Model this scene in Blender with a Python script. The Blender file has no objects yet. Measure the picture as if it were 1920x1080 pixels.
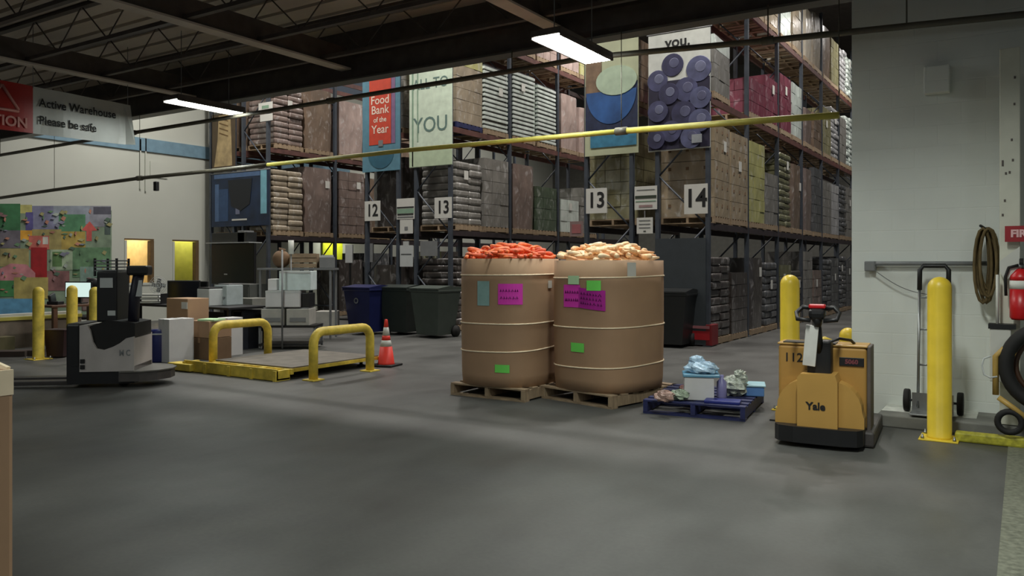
import bpy, bmesh, math, random
from mathutils import Vector, Matrix, Euler
random.seed(7)
PI = math.pi
scene = bpy.context.scene
C = scene.collection

# ------------------------------------------------------------------ camera, world, exposure
TH = math.radians(32.62)
SN, CS = math.sin(TH), math.cos(TH)
F, HY, H = 1500.0, 495.0, 1.5
cd = bpy.data.cameras.new('camera'); cam = bpy.data.objects.new('camera', cd); C.objects.link(cam)
cam.location = (0, 0, H); cam.rotation_euler = (PI/2, 0, TH)
cd.lens = 36*F/1920; cd.sensor_width = 36; cd.shift_y = -(540-HY)/1920
cd.clip_start = .05; cd.clip_end = 200
scene.camera = cam
world = bpy.data.worlds.new('world'); scene.world = world; world.use_nodes = True
world.node_tree.nodes['Background'].inputs[0].default_value = (.75, .85, 1, 1)
world.node_tree.nodes['Background'].inputs[1].default_value = .085
scene.view_settings.view_transform = 'Standard'; scene.view_settings.look = 'None'
scene.view_settings.gamma = 1; scene.view_settings.exposure = 0.0
scene.view_settings.use_curve_mapping = False

def area(name, loc, rot, sx, sy, power, col=(1, .97, .9), spread=180):
    l = bpy.data.lights.new(name, 'AREA'); l.shape = 'RECTANGLE'; l.size = sx; l.size_y = sy
    l.energy = power; l.color = col; l.spread = math.radians(spread)
    o = bpy.data.objects.new(name, l); C.objects.link(o); o.location = loc; o.rotation_euler = rot
    return o
# high bay lamps over the rack aisles (hidden by the header), fluorescent rows behind the camera
for x in (-3.0, -9.0, -15.0):
    for y in (12.6, 19.5, 26.5):
        area('high_bay_lamp', (x, y, 9.3), (0, 0, 0), .5, .5, 310 if y < 15 else 240, (1, .95, .9), 150)
area('high_bay_lamp', (-17.6, 11.3, 6.6), (0, 0, 0), 1.2, .5, 50, (1, .98, .92))
area('high_bay_lamp', (-17.4, 6.6, 5.0), (0, 0, 0), 1.2, .5, 50, (1, .98, .92))
for x, y, p in ((-9.5, .8, 60), (-3.4, .2, 62), (-.9, 4.6, 118), (2.8, 1.4, 60), (-3.2, -5, 70)):
    area('fluorescent_row', (x, y, 3.95), (0, 0, 0), .3, 1.22, p, (.95, 1, .94), 150 if y > 4 else 180)

# ------------------------------------------------------------------ pixel helpers (photograph pixel -> place)
def ray(px):
    c = (px-960)/F
    return CS*c-SN, SN*c+CS
def flr(px, py, z=0):
    t = (H-z)*F/(py-HY); a, b = ray(px); return Vector((a*t, b*t, z))
def onY(px, Y):
    a, b = ray(px); t = Y/b; return a*t, t
def onX(px, X):
    a, b = ray(px); t = X/a; return b*t, t
def atT(px, py, t):
    a, b = ray(px); return Vector((a*t, b*t, H-(py-HY)*t/F))
def zat(py, t): return H-(py-HY)*t/F

# ------------------------------------------------------------------ materials
MC = {}
def srgb(r, g, b):
    f = lambda c: ((c/255+.055)/1.055)**2.4 if c > 10 else c/255/12.92
    return (f(r), f(g), f(b), 1)
def mat(name, col, rough=.6, metal=0, var=.12, scale=6, bump=0, coat=0, bscale=None, emit=0, stretch=None):
    if name in MC: return MC[name]
    m = bpy.data.materials.new(name); m.use_nodes = True; MC[name] = m
    nt = m.node_tree; N = nt.nodes; L = nt.links; b = N['Principled BSDF']
    c = srgb(*col) if max(col) > 1 else (*col, 1)
    b.inputs['Roughness'].default_value = rough; b.inputs['Metallic'].default_value = metal
    tc = N.new('ShaderNodeTexCoord'); mp = N.new('ShaderNodeMapping'); L.new(tc.outputs['Object'], mp.inputs[0])
    if stretch: mp.inputs['Scale'].default_value = stretch
    nz = N.new('ShaderNodeTexNoise'); nz.inputs['Scale'].default_value = scale; nz.inputs['Detail'].default_value = 5
    L.new(mp.outputs[0], nz.inputs[0])
    rp = N.new('ShaderNodeValToRGB'); L.new(nz.outputs[0], rp.inputs[0])
    e = rp.color_ramp.elements; e[0].position = .3; e[1].position = .7
    e[0].color = (*[x*(1-var) for x in c[:3]], 1); e[1].color = (*[min(1, x*(1+var)) for x in c[:3]], 1)
    L.new(rp.outputs[0], b.inputs['Base Color'])
    if bump:
        n2 = N.new('ShaderNodeTexNoise'); n2.inputs['Scale'].default_value = bscale or scale*4; n2.inputs['Detail'].default_value = 4
        L.new(mp.outputs[0], n2.inputs[0])
        bp = N.new('ShaderNodeBump'); bp.inputs['Strength'].default_value = bump; bp.inputs['Distance'].default_value = .02
        L.new(n2.outputs[0], bp.inputs['Height']); L.new(bp.outputs[0], b.inputs['Normal'])
        if coat: L.new(bp.outputs[0], b.inputs['Coat Normal'])
    if coat:
        b.inputs['Coat Weight'].default_value = coat; b.inputs['Coat Roughness'].default_value = .18
    if emit:
        b.inputs['Emission Color'].default_value = c; b.inputs['Emission Strength'].default_value = emit
    return m

def blockwall(name, col, bump=.5, rough=.55):
    m = mat(name, col, rough, var=.06, scale=1.3); nt = m.node_tree; N = nt.nodes; L = nt.links
    tc = N.new('ShaderNodeTexCoord'); sp = N.new('ShaderNodeSeparateXYZ'); cb = N.new('ShaderNodeCombineXYZ')
    ad = N.new('ShaderNodeMath'); ad.operation = 'ADD'
    L.new(tc.outputs['Object'], sp.inputs[0]); L.new(sp.outputs[0], ad.inputs[0]); L.new(sp.outputs[1], ad.inputs[1])
    L.new(ad.outputs[0], cb.inputs[0]); L.new(sp.outputs[2], cb.inputs[1])
    br = N.new('ShaderNodeTexBrick'); br.inputs['Scale'].default_value = 1; br.inputs['Brick Width'].default_value = .4
    br.inputs['Row Height'].default_value = .203; br.inputs['Mortar Size'].default_value = .006; br.inputs['Mortar Smooth'].default_value = .6
    L.new(cb.outputs[0], br.inputs[0])
    bp = N.new('ShaderNodeBump'); bp.inputs['Strength'].default_value = bump; bp.inputs['Distance'].default_value = .01; bp.invert = True
    L.new(br.outputs['Fac'], bp.inputs['Height']); L.new(bp.outputs[0], N['Principled BSDF'].inputs['Normal'])
    return m

def floor_mat():
    m = bpy.data.materials.new('sealed_concrete'); m.use_nodes = True; nt = m.node_tree; N = nt.nodes; L = nt.links; b = N['Principled BSDF']
    tc = N.new('ShaderNodeTexCoord')
    def noise(s, d=6, st=None):
        n = N.new('ShaderNodeTexNoise'); n.inputs['Scale'].default_value = s; n.inputs['Detail'].default_value = d
        if st:
            mp = N.new('ShaderNodeMapping'); mp.inputs['Scale'].default_value = st; L.new(tc.outputs['Object'], mp.inputs[0]); L.new(mp.outputs[0], n.inputs[0])
        else: L.new(tc.outputs['Object'], n.inputs[0])
        return n
    def ramp(n, p0, c0, p1, c1):
        r = N.new('ShaderNodeValToRGB'); L.new(n.outputs[0], r.inputs[0]); e = r.color_ramp.elements
        e[0].position, e[0].color, e[1].position, e[1].color = p0, (*c0, 1), p1, (*c1, 1); return r
    r1 = ramp(noise(.55, 7), .3, (.068, .068, .063), .72, (.116, .117, .109))
    r2 = ramp(noise(1.6, 8, (1, .45, 1)), .3, (.70,)*3, .65, (1.08,)*3)
    r3 = ramp(noise(34, 3), .35, (.94,)*3, .65, (1.04,)*3)
    mx = N.new('ShaderNodeMix'); mx.data_type = 'RGBA'; mx.blend_type = 'MULTIPLY'; mx.inputs[0].default_value = 1
    L.new(r1.outputs[0], mx.inputs[6]); L.new(r2.outputs[0], mx.inputs[7])
    m2 = N.new('ShaderNodeMix'); m2.data_type = 'RGBA'; m2.blend_type = 'MULTIPLY'; m2.inputs[0].default_value = 1
    L.new(mx.outputs[2], m2.inputs[6]); L.new(r3.outputs[0], m2.inputs[7]); L.new(m2.outputs[2], b.inputs['Base Color'])
    rr = ramp(noise(1.1, 5), .3, (.42,)*3, .7, (.62,)*3); L.new(rr.outputs[0], b.inputs['Roughness'])
    b.inputs['Specular IOR Level'].default_value = .35
    return m

M_floor = floor_mat()
M_white = mat('white_paint', (200, 200, 192), .5, var=.04)
M_wall = mat('cream_wall_paint', (190, 193, 182), .7, var=.04, scale=.8)
M_deck = mat('grey_roof_deck', (196, 186, 174), .7, var=.15, scale=1.2, stretch=(.2, 2, 1))
M_joist = mat('dark_joist_steel', (88, 80, 74), .6, var=.2)
M_pipe = mat('dark_pipe_paint', (92, 88, 76), .5, var=.15)
M_lpipe = mat('grey_pipe_paint', (96, 94, 88), .45, var=.1)
M_yel = mat('yellow_safety_paint', (228, 198, 58), .38, var=.1, scale=5, bump=.05)
M_yel2 = mat('worn_yellow_paint', (216, 190, 74), .5, var=.25, scale=9, bump=.1)
M_blk = mat('black_plastic', (24, 24, 25), .45, var=.2)
M_blk2 = mat('black_rubber', (18, 17, 16), .75, var=.2)
M_steel = mat('brushed_steel', (150, 152, 152), .35, metal=.8, var=.1)
M_grey = mat('grey_plastic', (120, 122, 122), .5, var=.08)
M_lgrey = mat('pale_grey_plastic', (190, 194, 192), .45, var=.05)
M_wpl = mat('white_cardboard', (205, 205, 204), .6, var=.04)
M_card = mat('brown_cardboard', (166, 134, 104), .75, var=.08, scale=2.5, bump=.06, bscale=9)
M_card2 = mat('dark_cardboard', (120, 95, 70), .8, var=.12, scale=4)
M_wood = mat('weathered_pallet_wood', (150, 130, 104), .8, var=.3, scale=7, stretch=(1, 6, 1))
M_bluep = mat('blue_painted_wood', (30, 36, 80), .6, var=.35, scale=8)
M_blue = mat('deep_blue_plastic', (28, 36, 96), .4, var=.15)
M_rack = mat('rack_blue_steel', (62, 68, 76), .45, var=.2)
M_beam = mat('rack_rust_orange_steel', (92, 60, 54), .5, var=.3)
M_beamb = mat('rack_dark_beam', (52, 44, 46), .5, var=.3)
M_red = mat('red_enamel', (186, 22, 28), .35, var=.08)
M_mag = mat('magenta_paper', (228, 62, 190), .7, var=.04)
M_grn = mat('green_sticker_paper', (118, 226, 96), .7, var=.04)
M_pgrn = mat('pale_green_paper', (190, 228, 180), .7, var=.04)
M_ink = mat('dark_ink', (20, 20, 20), .7, var=.02)
M_purp = mat('purple_ink', (96, 14, 90), .7, var=.02)
M_paper = mat('white_paper', (206, 206, 198), .7, var=.03)
M_strap = mat('pale_twine', (240, 222, 190), .7, var=.08)

# ------------------------------------------------------------------ mesh helpers
class MB:
    def __init__(s): s.bm = bmesh.new(); s.mats = []; s.T = Matrix()
    def mi(s, m):
        if m not in s.mats: s.mats.append(m)
        return s.mats.index(m)
    def _fin(s, verts, m, smooth=False, M=None):
        T = s.T @ (M or Matrix())
        for v in verts: v.co = T @ v.co
        i = s.mi(m)
        for f in {f for v in verts for f in v.link_faces}: f.material_index = i; f.smooth = smooth
    def box(s, c, d, m, rz=0, bev=0, M=None, rx=0, ry=0, seg=2):
        r = bmesh.ops.create_cube(s.bm, size=1); vs = r['verts']
        for v in vs: v.co = Vector((v.co.x*d[0], v.co.y*d[1], v.co.z*d[2]))
        if bev:
            es = list({e for v in vs for e in v.link_edges})
            r2 = bmesh.ops.bevel(s.bm, geom=es, offset=min(bev, min(d)*.49), segments=seg, affect='EDGES', profile=.5)
            vs = list({v for f in r2['faces'] for v in f.verts} | {v for v in vs if v.is_valid})
        s._fin(vs, m, False, Matrix.Translation(c) @ Euler((rx, ry, rz)).to_matrix().to_4x4() @ (M or Matrix()))
        return s
    def tube(s, pts, r, m, n=10, closed=False, cap=True):
        pts = [Vector(p) for p in pts]; k = len(pts); rs = r if isinstance(r, (list, tuple)) else [r]*k
        rings = []; up = None
        for i, p in enumerate(pts):
            if closed: d = pts[(i+1) % k]-pts[i-1]
            else: d = pts[min(i+1, k-1)]-pts[max(i-1, 0)]
            if d.length < 1e-9: d = Vector((0, 0, 1))
            d.normalize()
            if up is None: up = Vector((0, 0, 1)) if abs(d.z) < .9 else Vector((1, 0, 0))
            a = d.cross(up)
            if a.length < 1e-4: a = d.orthogonal()
            a.normalize(); b = a.cross(d).normalized(); up = b
            rings.append([s.bm.verts.new(p+a*rs[i]*math.cos(2*PI*j/n)+b*rs[i]*math.sin(2*PI*j/n)) for j in range(n)])
        for i in range(k if closed else k-1):
            A, B = rings[i], rings[(i+1) % k]
            for j in range(n): s.bm.faces.new((A[j], A[(j+1) % n], B[(j+1) % n], B[j]))
        if cap and not closed: s.bm.faces.new(rings[0][::-1]); s.bm.faces.new(rings[-1])
        s._fin([v for R in rings for v in R], m, True); return s
    def lathe(s, prof, m, n=24, c=(0, 0, 0), M=None, sx=1, sy=1, pw=2.0, smooth=True):
        rings = []
        for r, z in prof:
            R = []
            for j in range(n):
                a = 2*PI*j/n; ca, sa = math.cos(a), math.sin(a)
                k = 1/((abs(ca)**pw+abs(sa)**pw)**(1/pw))
                R.append(s.bm.verts.new((r*sx*ca*k, r*sy*sa*k, z)))
            rings.append(R)
        for A, B in zip(rings, rings[1:]):
            for j in range(n): s.bm.faces.new((A[j], A[(j+1) % n], B[(j+1) % n], B[j]))
        if prof[0][0] > 1e-4: s.bm.faces.new(rings[0][::-1])
        if prof[-1][0] > 1e-4: s.bm.faces.new(rings[-1])
        s._fin([v for R in rings for v in R], m, smooth, Matrix.Translation(c) @ (M or Matrix())); return s
    def prism(s, poly, lo, hi, m, axis='z', M=None, smooth=False):
        def P(u, v, w): return {'z': (u, v, w), 'y': (u, w, v), 'x': (w, u, v)}[axis]
        A = [s.bm.verts.new(P(u, v, lo)) for u, v in poly]; B = [s.bm.verts.new(P(u, v, hi)) for u, v in poly]; n = len(poly)
        s.bm.faces.new(A[::-1]); s.bm.faces.new(B)
        for j in range(n): s.bm.faces.new((A[j], A[(j+1) % n], B[(j+1) % n], B[j]))
        s._fin(A+B, m, smooth, M); return s
    def quad(s, pts, m):
        vs = [s.bm.verts.new(p) for p in pts]; s.bm.faces.new(vs); s._fin(vs, m); return s
    def ball(s, c, r, m, sc=(1, 1, 1), u=16, v=10, jit=0):
        q = bmesh.ops.create_uvsphere(s.bm, u_segments=u, v_segments=v, radius=r)['verts']
        for w in q:
            k = 1+random.uniform(-jit, jit); w.co = Vector((w.co.x*sc[0]*k, w.co.y*sc[1]*k, w.co.z*sc[2]*k))
        s._fin(q, m, not jit, Matrix.Translation(c)); return s
    def text(s, txt, size, m, org, ux, uz, off=0, align='CENTER', depth=.0, sx=1.0):
        cu = bpy.data.curves.new('t', 'FONT'); cu.body = txt; cu.size = size; cu.align_x = align; cu.align_y = 'CENTER'; cu.offset = off
        cu.resolution_u = 3; cu.extrude = depth
        o = bpy.data.objects.new('t', cu); C.objects.link(o); bpy.context.view_layer.update()
        me = bpy.data.meshes.new_from_object(o.evaluated_get(bpy.context.evaluated_depsgraph_get()))
        bpy.data.objects.remove(o); bpy.data.curves.remove(cu)
        ux, uz = Vector(ux), Vector(uz); n = ux.cross(uz); org = Vector(org)
        vm = [s.bm.verts.new(org+ux*v.co.x*sx+uz*v.co.y+n*(v.co.z)) for v in me.vertices]
        for p in me.polygons:
            try: s.bm.faces.new([vm[i] for i in p.vertices])
            except ValueError: pass
        s._fin(vm, m); bpy.data.meshes.remove(me); return s
    def build(s, name, parent=None, loc=None, rz=0, **kw):
        bmesh.ops.recalc_face_normals(s.bm, faces=s.bm.faces[:])
        me = bpy.data.meshes.new(name); s.bm.to_mesh(me); s.bm.free()
        for m in s.mats: me.materials.append(m)
        o = bpy.data.objects.new(name, me); C.objects.link(o)
        if loc is not None: o.location = loc
        o.rotation_euler[2] = rz
        if parent: o.parent = parent
        for k, v in kw.items(): o[k] = v
        return o
def thing(name, label, cat, loc=(0, 0, 0), rz=0, group=None):
    o = bpy.data.objects.new(name, None); C.objects.link(o); o.empty_display_size = .1
    o.location = loc; o.rotation_euler[2] = rz; o['label'] = label; o['category'] = cat
    if group: o['group'] = group
    return o
def tag(o, label, cat, group=None):
    o['label'] = label; o['category'] = cat
    if group: o['group'] = group
    return o
def copytree(o, parent=None):
    c = o.copy(); C.objects.link(c); c.parent = parent
    for ch in o.children: copytree(ch, c)
    return c
def arc(cx, cz, r, a0, a1, n=8): return [(cx+r*math.cos(math.radians(a0+(a1-a0)*i/n)), cz+r*math.sin(math.radians(a0+(a1-a0)*i/n))) for i in range(n+1)]
X, Y, Z = Vector((1, 0, 0)), Vector((0, 1, 0)), Vector((0, 0, 1))

# ------------------------------------------------------------------ the setting
S = dict(kind='structure')
m = MB(); m.box((-8, 12, -.05), (36, 50, .1), M_floor); m.build('floor', **S)
M_plate = mat('pale_floor_plate', (104, 106, 92), .6, var=.35, scale=28)
m = MB(); m.box((1.9, 5.9, .001), (4.02, 3.7, .006), M_plate); m.build('floor_plate', **S)

WY = 8.7
# near ceiling deck: ribbed
m = MB(); m.box((-7, 1.2, 5.05), (30, 15, .06), M_deck)
for i in range(36): m.box((-7, -6.1+i*.42, 4.99), (30, .33, .07), M_deck)
m.build('ceiling', **S)
m = MB(); m.box((-8, 22, 10.05), (26, 27, .1), M_joist); m.build('ceiling_high', **S)
# header over the opening and the wall above it
m = MB(); m.box((-9.5, WY+.1, 7.2), (20, .2, 5.6), M_joist); m.build('wall_header', **S)
m = MB(); m.box((-8, WY-.06, 4.19), (26, .22, .025), M_lpipe); m.box((-8, WY-.06, 4.36), (26, .02, .34), M_joist)
m.build('trim_1', **S)
# block wall on the right
M_block = blockwall('white_block_paint', (222, 226, 220), .22)
x0, _ = onY(1597, WY)
m = MB(); m.box(((x0+4)/2, WY+.15, 2.6), (4-x0, .3, 5.2), M_block); m.build('wall_right', **S)
m = MB(); m.box((1.4, 8.38, .055), (5.1, .64, .11), mat('curb_concrete', (112, 112, 106), .8, var=.2, scale=5), bev=.012)
m.box((-.75, 8.5, .1115), (.78, .4, .003), mat('chipped_white_paint', (196, 198, 190), .7, var=.2, scale=9)); m.build('trim_2', **S)
# back and side walls
m = MB(); m.box((-8, 34.1, 5), (26, .2, 10), mat('dim_grey_block_paint', (96, 96, 90), .8)); m.build('wall_back', **S)
LX = -19.4
ya0, yb0 = onX(603, LX)[0], onX(640, LX)[0]
m = MB(); T = .2
w1a, _ = onX(233, LX); w1b, _ = onX(288, LX); w2a, _ = onX(323, LX); w2b, _ = onX(372, LX); wz0, wz1 = .95, 2.16
segs = [(-4, w1a), (w1b, w2a), (w2b, 34)]
for a, b in segs: m.box((LX-.1, (a+b)/2, 3.6), (T, b-a, 7.2), M_wall)
for a, b in ((w1a, w1b), (w2a, w2b)):
    m.box((LX-.1, (a+b)/2, wz0/2), (T, b-a, wz0), M_wall); m.box((LX-.1, (a+b)/2, (wz1+7.2)/2), (T, b-a, 7.2-wz1), M_wall)
m.build('wall_left', **S)
m = MB(); m.box((LX+.02, 9, 4.62), (.04, 22, .34), mat('blue_wall_band', (112, 142, 158), .6)); m.build('trim_3', **S)
m = MB()
for yy, zz, h in ((onX(262, LX)[0], 3.8, 1.3), (onX(272, LX)[0], 3.8, 1.4)):
    m.box((LX+.02, yy, zz+.3), (.04, .035, h), M_wall)
m.box((LX+.012, onX(297, LX)[0], 4.0), (.024, .5, .42), M_wall)
m.build('trim_4', **S)
# window recesses with lit rooms behind
def window(name, a, b, glasscol, emit, curtain=None):
    m = MB(); w = .07; fr = mat('window_frame_brown', (104, 84, 56), .5)
    m.box((LX-.05, (a+b)/2, wz1-.02), (.14, b-a, .04), fr); m.box((LX-.05, (a+b)/2, wz0+.03), (.14, b-a, .06), M_wall)
    m.box((LX-.05, a+.03, (wz0+wz1)/2), (.14, .06, wz1-wz0-.1), M_wall); m.box((LX-.05, b-.05, (wz0+wz1)/2), (.14, .1, wz1-wz0-.1), fr)
    o = m.build(name, **S)
    g = MB(); g.box((LX-.08, (a+b)/2, (wz0+wz1)/2), (.01, b-a-.1, wz1-wz0-.1), M_glass); g.build('pane', o)
    return o
M_glass = bpy.data.materials.new('clear_glass'); M_glass.use_nodes = True
bb = M_glass.node_tree.nodes['Principled BSDF']; bb.inputs['Transmission Weight'].default_value = 1; bb.inputs['Roughness'].default_value = .02; bb.inputs['IOR'].default_value = 1.02
window('window_1', w1a, w1b, None, 0); window('window_2', w2a, w2b, None, 0)
# small lit office behind window 1 and yellow room behind window 2
m = MB(); ow = mat('office_cream_paint', (236, 214, 160), .7)
ym = (w1b+w2a)/2
m.box((LX-2.3, 11, 1.4), (.1, 7, 2.8), ow); m.box((LX-1.2, w1a-1.5, 1.4), (2.1, .1, 2.8), ow); m.box((LX-1.2, ym, 1.4), (2.1, .1, 2.8), ow); m.box((LX-1.2, 11.3, 2.8), (2.2, 8, .06), ow)
m.box((LX-1.2, 11.3, -.03), (2.2, 8, .06), ow); m.build('wall_office', **S)
m = MB(); m.box((LX-.75, (ym+15)/2+.1, 1.4), (.06, 15-ym-.2, 2.76), mat('yellow_room_paint', (206, 204, 96), .7)); m.build('wall_yellow', **S)
area('door_lamp', (LX+.5, (ya0+yb0)/2, 2.6), (0, 0, 0), .3, .5, 22, (1, 1, .85))
area('office_lamp', (LX-1.2, (w1a+w1b)/2, 2.7), (0, 0, 0), 1, .6, 38, (1, .86, .6))
area('yellow_room_lamp', (LX-.45, w2b, 2.7), (0, 0, 0), .4, .6, 16, (1, .97, .75))
t = thing('cabinet', 'brown office cabinet with cream papers seen through the lit window', 'cabinet', (LX-1.7, (w1a+w1b)/2+.2, 0))
MB().box((0, 0, .66), (.5, 1.3, 1.32), mat('cabinet_brown', (120, 70, 44), .6), bev=.01).build('body', t)
MB().box((0, 0, 1.36), (.45, 1.1, .06), M_wpl).box((0, .2, 1.43), (.4, .6, .06), mat('tan_paper', (206, 170, 120), .7)).build('paper_pile', t)
# low wall on the left
m = MB(); m.box((-15.2, 5.6, .25), (.2, 5.6, .5), mat('dirty_beige_paint', (128, 116, 102), .8, var=.15)); m.box((-15.2, 5.6, .53), (.26, 5.6, .06), mat('pale_yellow_cap', (190, 180, 84), .6))
m.box((-15.2, 5.6, .585), (.2, 5.6, .05), M_white); m.build('wall_low', **S)
# yellow door in the far left wall, seen under the rack
ya, _ = onX(603, LX); yb, _ = onX(640, LX)
m = MB(); m.box((LX+.03, (ya+yb)/2, 1.5), (.06, yb-ya, 1.75), mat('yellow_door_paint', (196, 204, 40), .5)); m.box((LX+.03, (ya+yb)/2, .35), (.06, yb-ya, .5), mat('teal_door_paint', (84, 132, 140), .5)); m.build('door_1', **S)

# ceiling joists and beams
n = 5
for i, yy in enumerate([8.1, 7.0, 5.9, 4.8, 3.7, 2.6]):
    m = MB(); zb, zt = 4.42, 4.94
    m.box((-7.5, yy, zb), (23, .07, .05), M_joist); m.box((-7.5, yy, zt), (23, .09, .05), M_joist)
    k = 0
    for j in range(38):
        xx = -19+j*.6
        a = (xx, yy, zb if j % 2 else zt); b2 = (xx+.6, yy, zt if j % 2 else zb); m.tube([a, b2], .010, M_joist, n=5)
    m.build('trim_%d' % n, **S); n += 1
for xx in (-15.5, -12.0, -8.4, -4.8, -1.2):
    m = MB(); m.box((xx, 3, 4.36), (.2, 11.2, .025), M_deck); m.box((xx, 3, 4.52), (.02, 11.2, .32), M_joist); m.build('trim_%d' % n, **S); n += 1

# ------------------------------------------------------------------ overhead pipes
def polyline(pts, Yp): 
    out = []
    for px, py in pts:
        x, t = onY(px, Yp); out.append(Vector((x, Yp, zat(py, t))))
    return out
sp = polyline([(-60, 299), (0, 291), (250, 249), (400, 225), (620, 189), (960, 133), (1100, 108), (1440, 76), (1700, 49), (1990, 20)], 8.43)
t = thing('sprinkler_pipe', 'long dark overhead sprinkler pipe running just below the header edge', 'pipe', (0, 0, 0))
MB().tube(sp, .032, M_pipe).build('pipe', t)
for i in (2, 4, 6, 7): MB().tube([sp[i]-X*.06, sp[i]+X*.06], .045, M_pipe).build('coupling', t)
for i in (1, 3, 5, 7, 8): MB().tube([sp[i], sp[i].xy.to_3d()+Z*4.19], .008, M_pipe, n=6).build('hanger_rod', t)
bp_ = polyline([(-60, 381), (0, 371), (102, 356), (262, 334), (390, 321), (502, 309), (680, 291), (770, 281), (1165, 246), (1440, 225), (1573, 216)], 8.28)
t = thing('clearance_bar', 'long yellow and bare grey clearance bar hung across the warehouse opening', 'bar', (0, 0, 0))
MB().tube(bp_[:6], .032, M_pipe).build('grey_section', t, label='unpainted dark grey left half of the bar')
M_yb = mat('dull_bar_yellow', (178, 168, 74), .5, var=.15)
MB().tube(bp_[5:9], .03, M_yb).build('yellow_section', t); MB().tube(bp_[8:], .034, M_yb).build('yellow_section', t)
for i in (3, 8): MB().tube([bp_[i]-X*.07, bp_[i]+X*.07], .045, M_pipe).build('coupling', t)
for i in (2, 3, 8, 10): MB().tube([bp_[i], bp_[i].xy.to_3d()+Z*4.19], .005, M_pipe, n=5).build('hanger_wire', t)
p = polyline([(293, 335)], 8.28)[0]
MB().box(p-Z*.13, (.09, .06, .16), M_blk, bev=.01).build('hanging_bracket', t)

# fluorescent fixtures in view
M_lamp = bpy.data.materials.new('lit_diffuser'); M_lamp.use_nodes = True; N = M_lamp.node_tree.nodes
N['Principled BSDF'].inputs['Emission Color'].default_value = (.93, 1, .95, 1); N['Principled BSDF'].inputs['Emission Strength'].default_value = 48
def fixture(label, x, y0, y1, z, wd):
    t = thing('ceiling_light', label, 'ceiling light', (x, (y0+y1)/2, z), group='fluorescent fixtures in front of the racks')
    L = y1-y0
    MB().box((0, 0, -.01), (wd-.06, L-.04, .02), M_lamp).build('diffuser', t)
    MB().box((0, 0, .035), (wd, L, .07), M_joist, bev=.01).box((wd/2-.01, 0, -.005), (.02, L, .04), M_joist).box((-wd/2+.01, 0, -.005), (.02, L, .04), M_joist).build('housing', t)
    for s in (-1, 1): MB().tube([(0, s*L*.35, .06), (0, s*L*.35, 4.95-z)], .006, M_grey, n=5).build('hanger_wire', t)
fixture('bright fluorescent ceiling light above the left carton of orange carrots', -4.05, 6.95, 8.15, 3.8, .36)
fixture('bright fluorescent ceiling light beside the hanging white warehouse banner', -10.5, 7.15, 8.35, 3.9, .36)

# hanging banner
BX = -12.0
def bpt(px, py):
    y, t = onX(px, BX); return Vector((BX, y, zat(py, t)))
t = thing('hanging_banner', 'red and white hanging banner reading Active Warehouse Please be safe', 'banner', (0, 0, 0))
yl, tl = onX(-70, BX); ym_, tm = onX(62, BX); yr, tr = onX(245, BX)
def zz(py, px): return zat(py, onX(px, BX)[1])
ztl, zbl = 4.1, 3.38
def cloth(a, b, mt, name, curl=False):
    m = MB(); nn = 14
    for i in range(nn):
        u0, u1 = a+(b-a)*i/nn, a+(b-a)*(i+1)/nn
        def P(u, top):
            f = (u-yl)/(yr-yl); zt_ = 4.07-.04*f; zb_ = 3.37+.02*f
            z = zt_ if top else zb_
            k = max(0, (u-(yr-.22))/.22) if curl else 0
            return Vector((BX+.008*math.sin(u*9)+(.14*k*k if not top else 0), u, z+(-.0 if top else 0)))
        m.quad([P(u0, 0), P(u1, 0), P(u1, 1), P(u0, 1)], mt)
        q = [P(u0, 0), P(u1, 0), P(u1, 1), P(u0, 1)]; m.quad([v-X*.006 for v in q[::-1]], mt)
    return m.build(name, t)
M_vin = mat('white_vinyl', (190, 192, 186), .35, var=.04); M_redv = mat('red_vinyl', (170, 34, 24), .4, var=.06)
cloth(yl, ym_, M_redv, 'red_panel'); cloth(ym_, yr, M_vin, 'white_panel', True)
m = MB(); hh = .118
cy1 = ym_+.07
m.text('Active Warehouse', .17, M_ink, (BX+.022, cy1, 3.83), Y, Z, off=.003, align="LEFT", sx=.90)
m.text('Please be safe', .17, M_ink, (BX+.022, cy1, 3.575), Y, Z, off=.003, align="LEFT", sx=.90); m.build('lettering', t)
m = MB(); wv = mat('faded_pink_print', (214, 150, 140), .5)
m.text('CAUTION', .2, wv, (BX+.022, ym_-.08, 3.5), Y, Z, off=.005, align='RIGHT', sx=.95)
cy = ym_-.42
for a, b2 in (((cy-.28, 3.66), (cy, 4.0)), ((cy, 4.0), (cy+.22, 3.68)), ((cy+.22, 3.66), (cy-.28, 3.66))):
    m.tube([(BX+.012, a[0], a[1]), (BX+.012, b2[0], b2[1])], .022, wv, n=4)
m.build('printed_sign', t)
for yy in (yl+.05, ym_, yr-.05): MB().tube([(BX, yy, 4.03), (BX, yy, 4.95)], .005, M_grey, n=5).build('hanging_cord', t)

# mural on the left wall
ma, _ = onX(-60, LX); mb, tb = onX(208, LX)
t = MB()
mw = mb-ma; mx = LX+.03
t.box((LX+.017, (ma+mb)/2, 1.55), (.028, mw, 2.6), mat('mural_sage', (116, 134, 112), .8, var=.3, scale=3))
MZ = [0]
def mur(px0, py0, px1, py1, col, z=0, poly=None, var=.3):
    MZ[0] += .0003; z = MZ[0]
    mt = mat('mural_%d_%d_%d' % col, col, .8, var=var, scale=4)
    pts = poly or [(px0, py1), (px1, py1), (px1, py0), (px0, py0)]
    out = []
    for px, py in pts:
        y, tt = onX(px, LX+.03+z); out.append((y, zat(py, tt)))
    t.prism(out, LX+.028, LX+.033+z, mt, axis='x')
mur(0, 382, 38, 432, (52, 104, 66)); mur(38, 384, 60, 400, (170, 166, 100), .001)
mur(60, 386, 110, 440, (116, 118, 142), .001); mur(48, 398, 62, 432, (78, 74, 124), .002)
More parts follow.
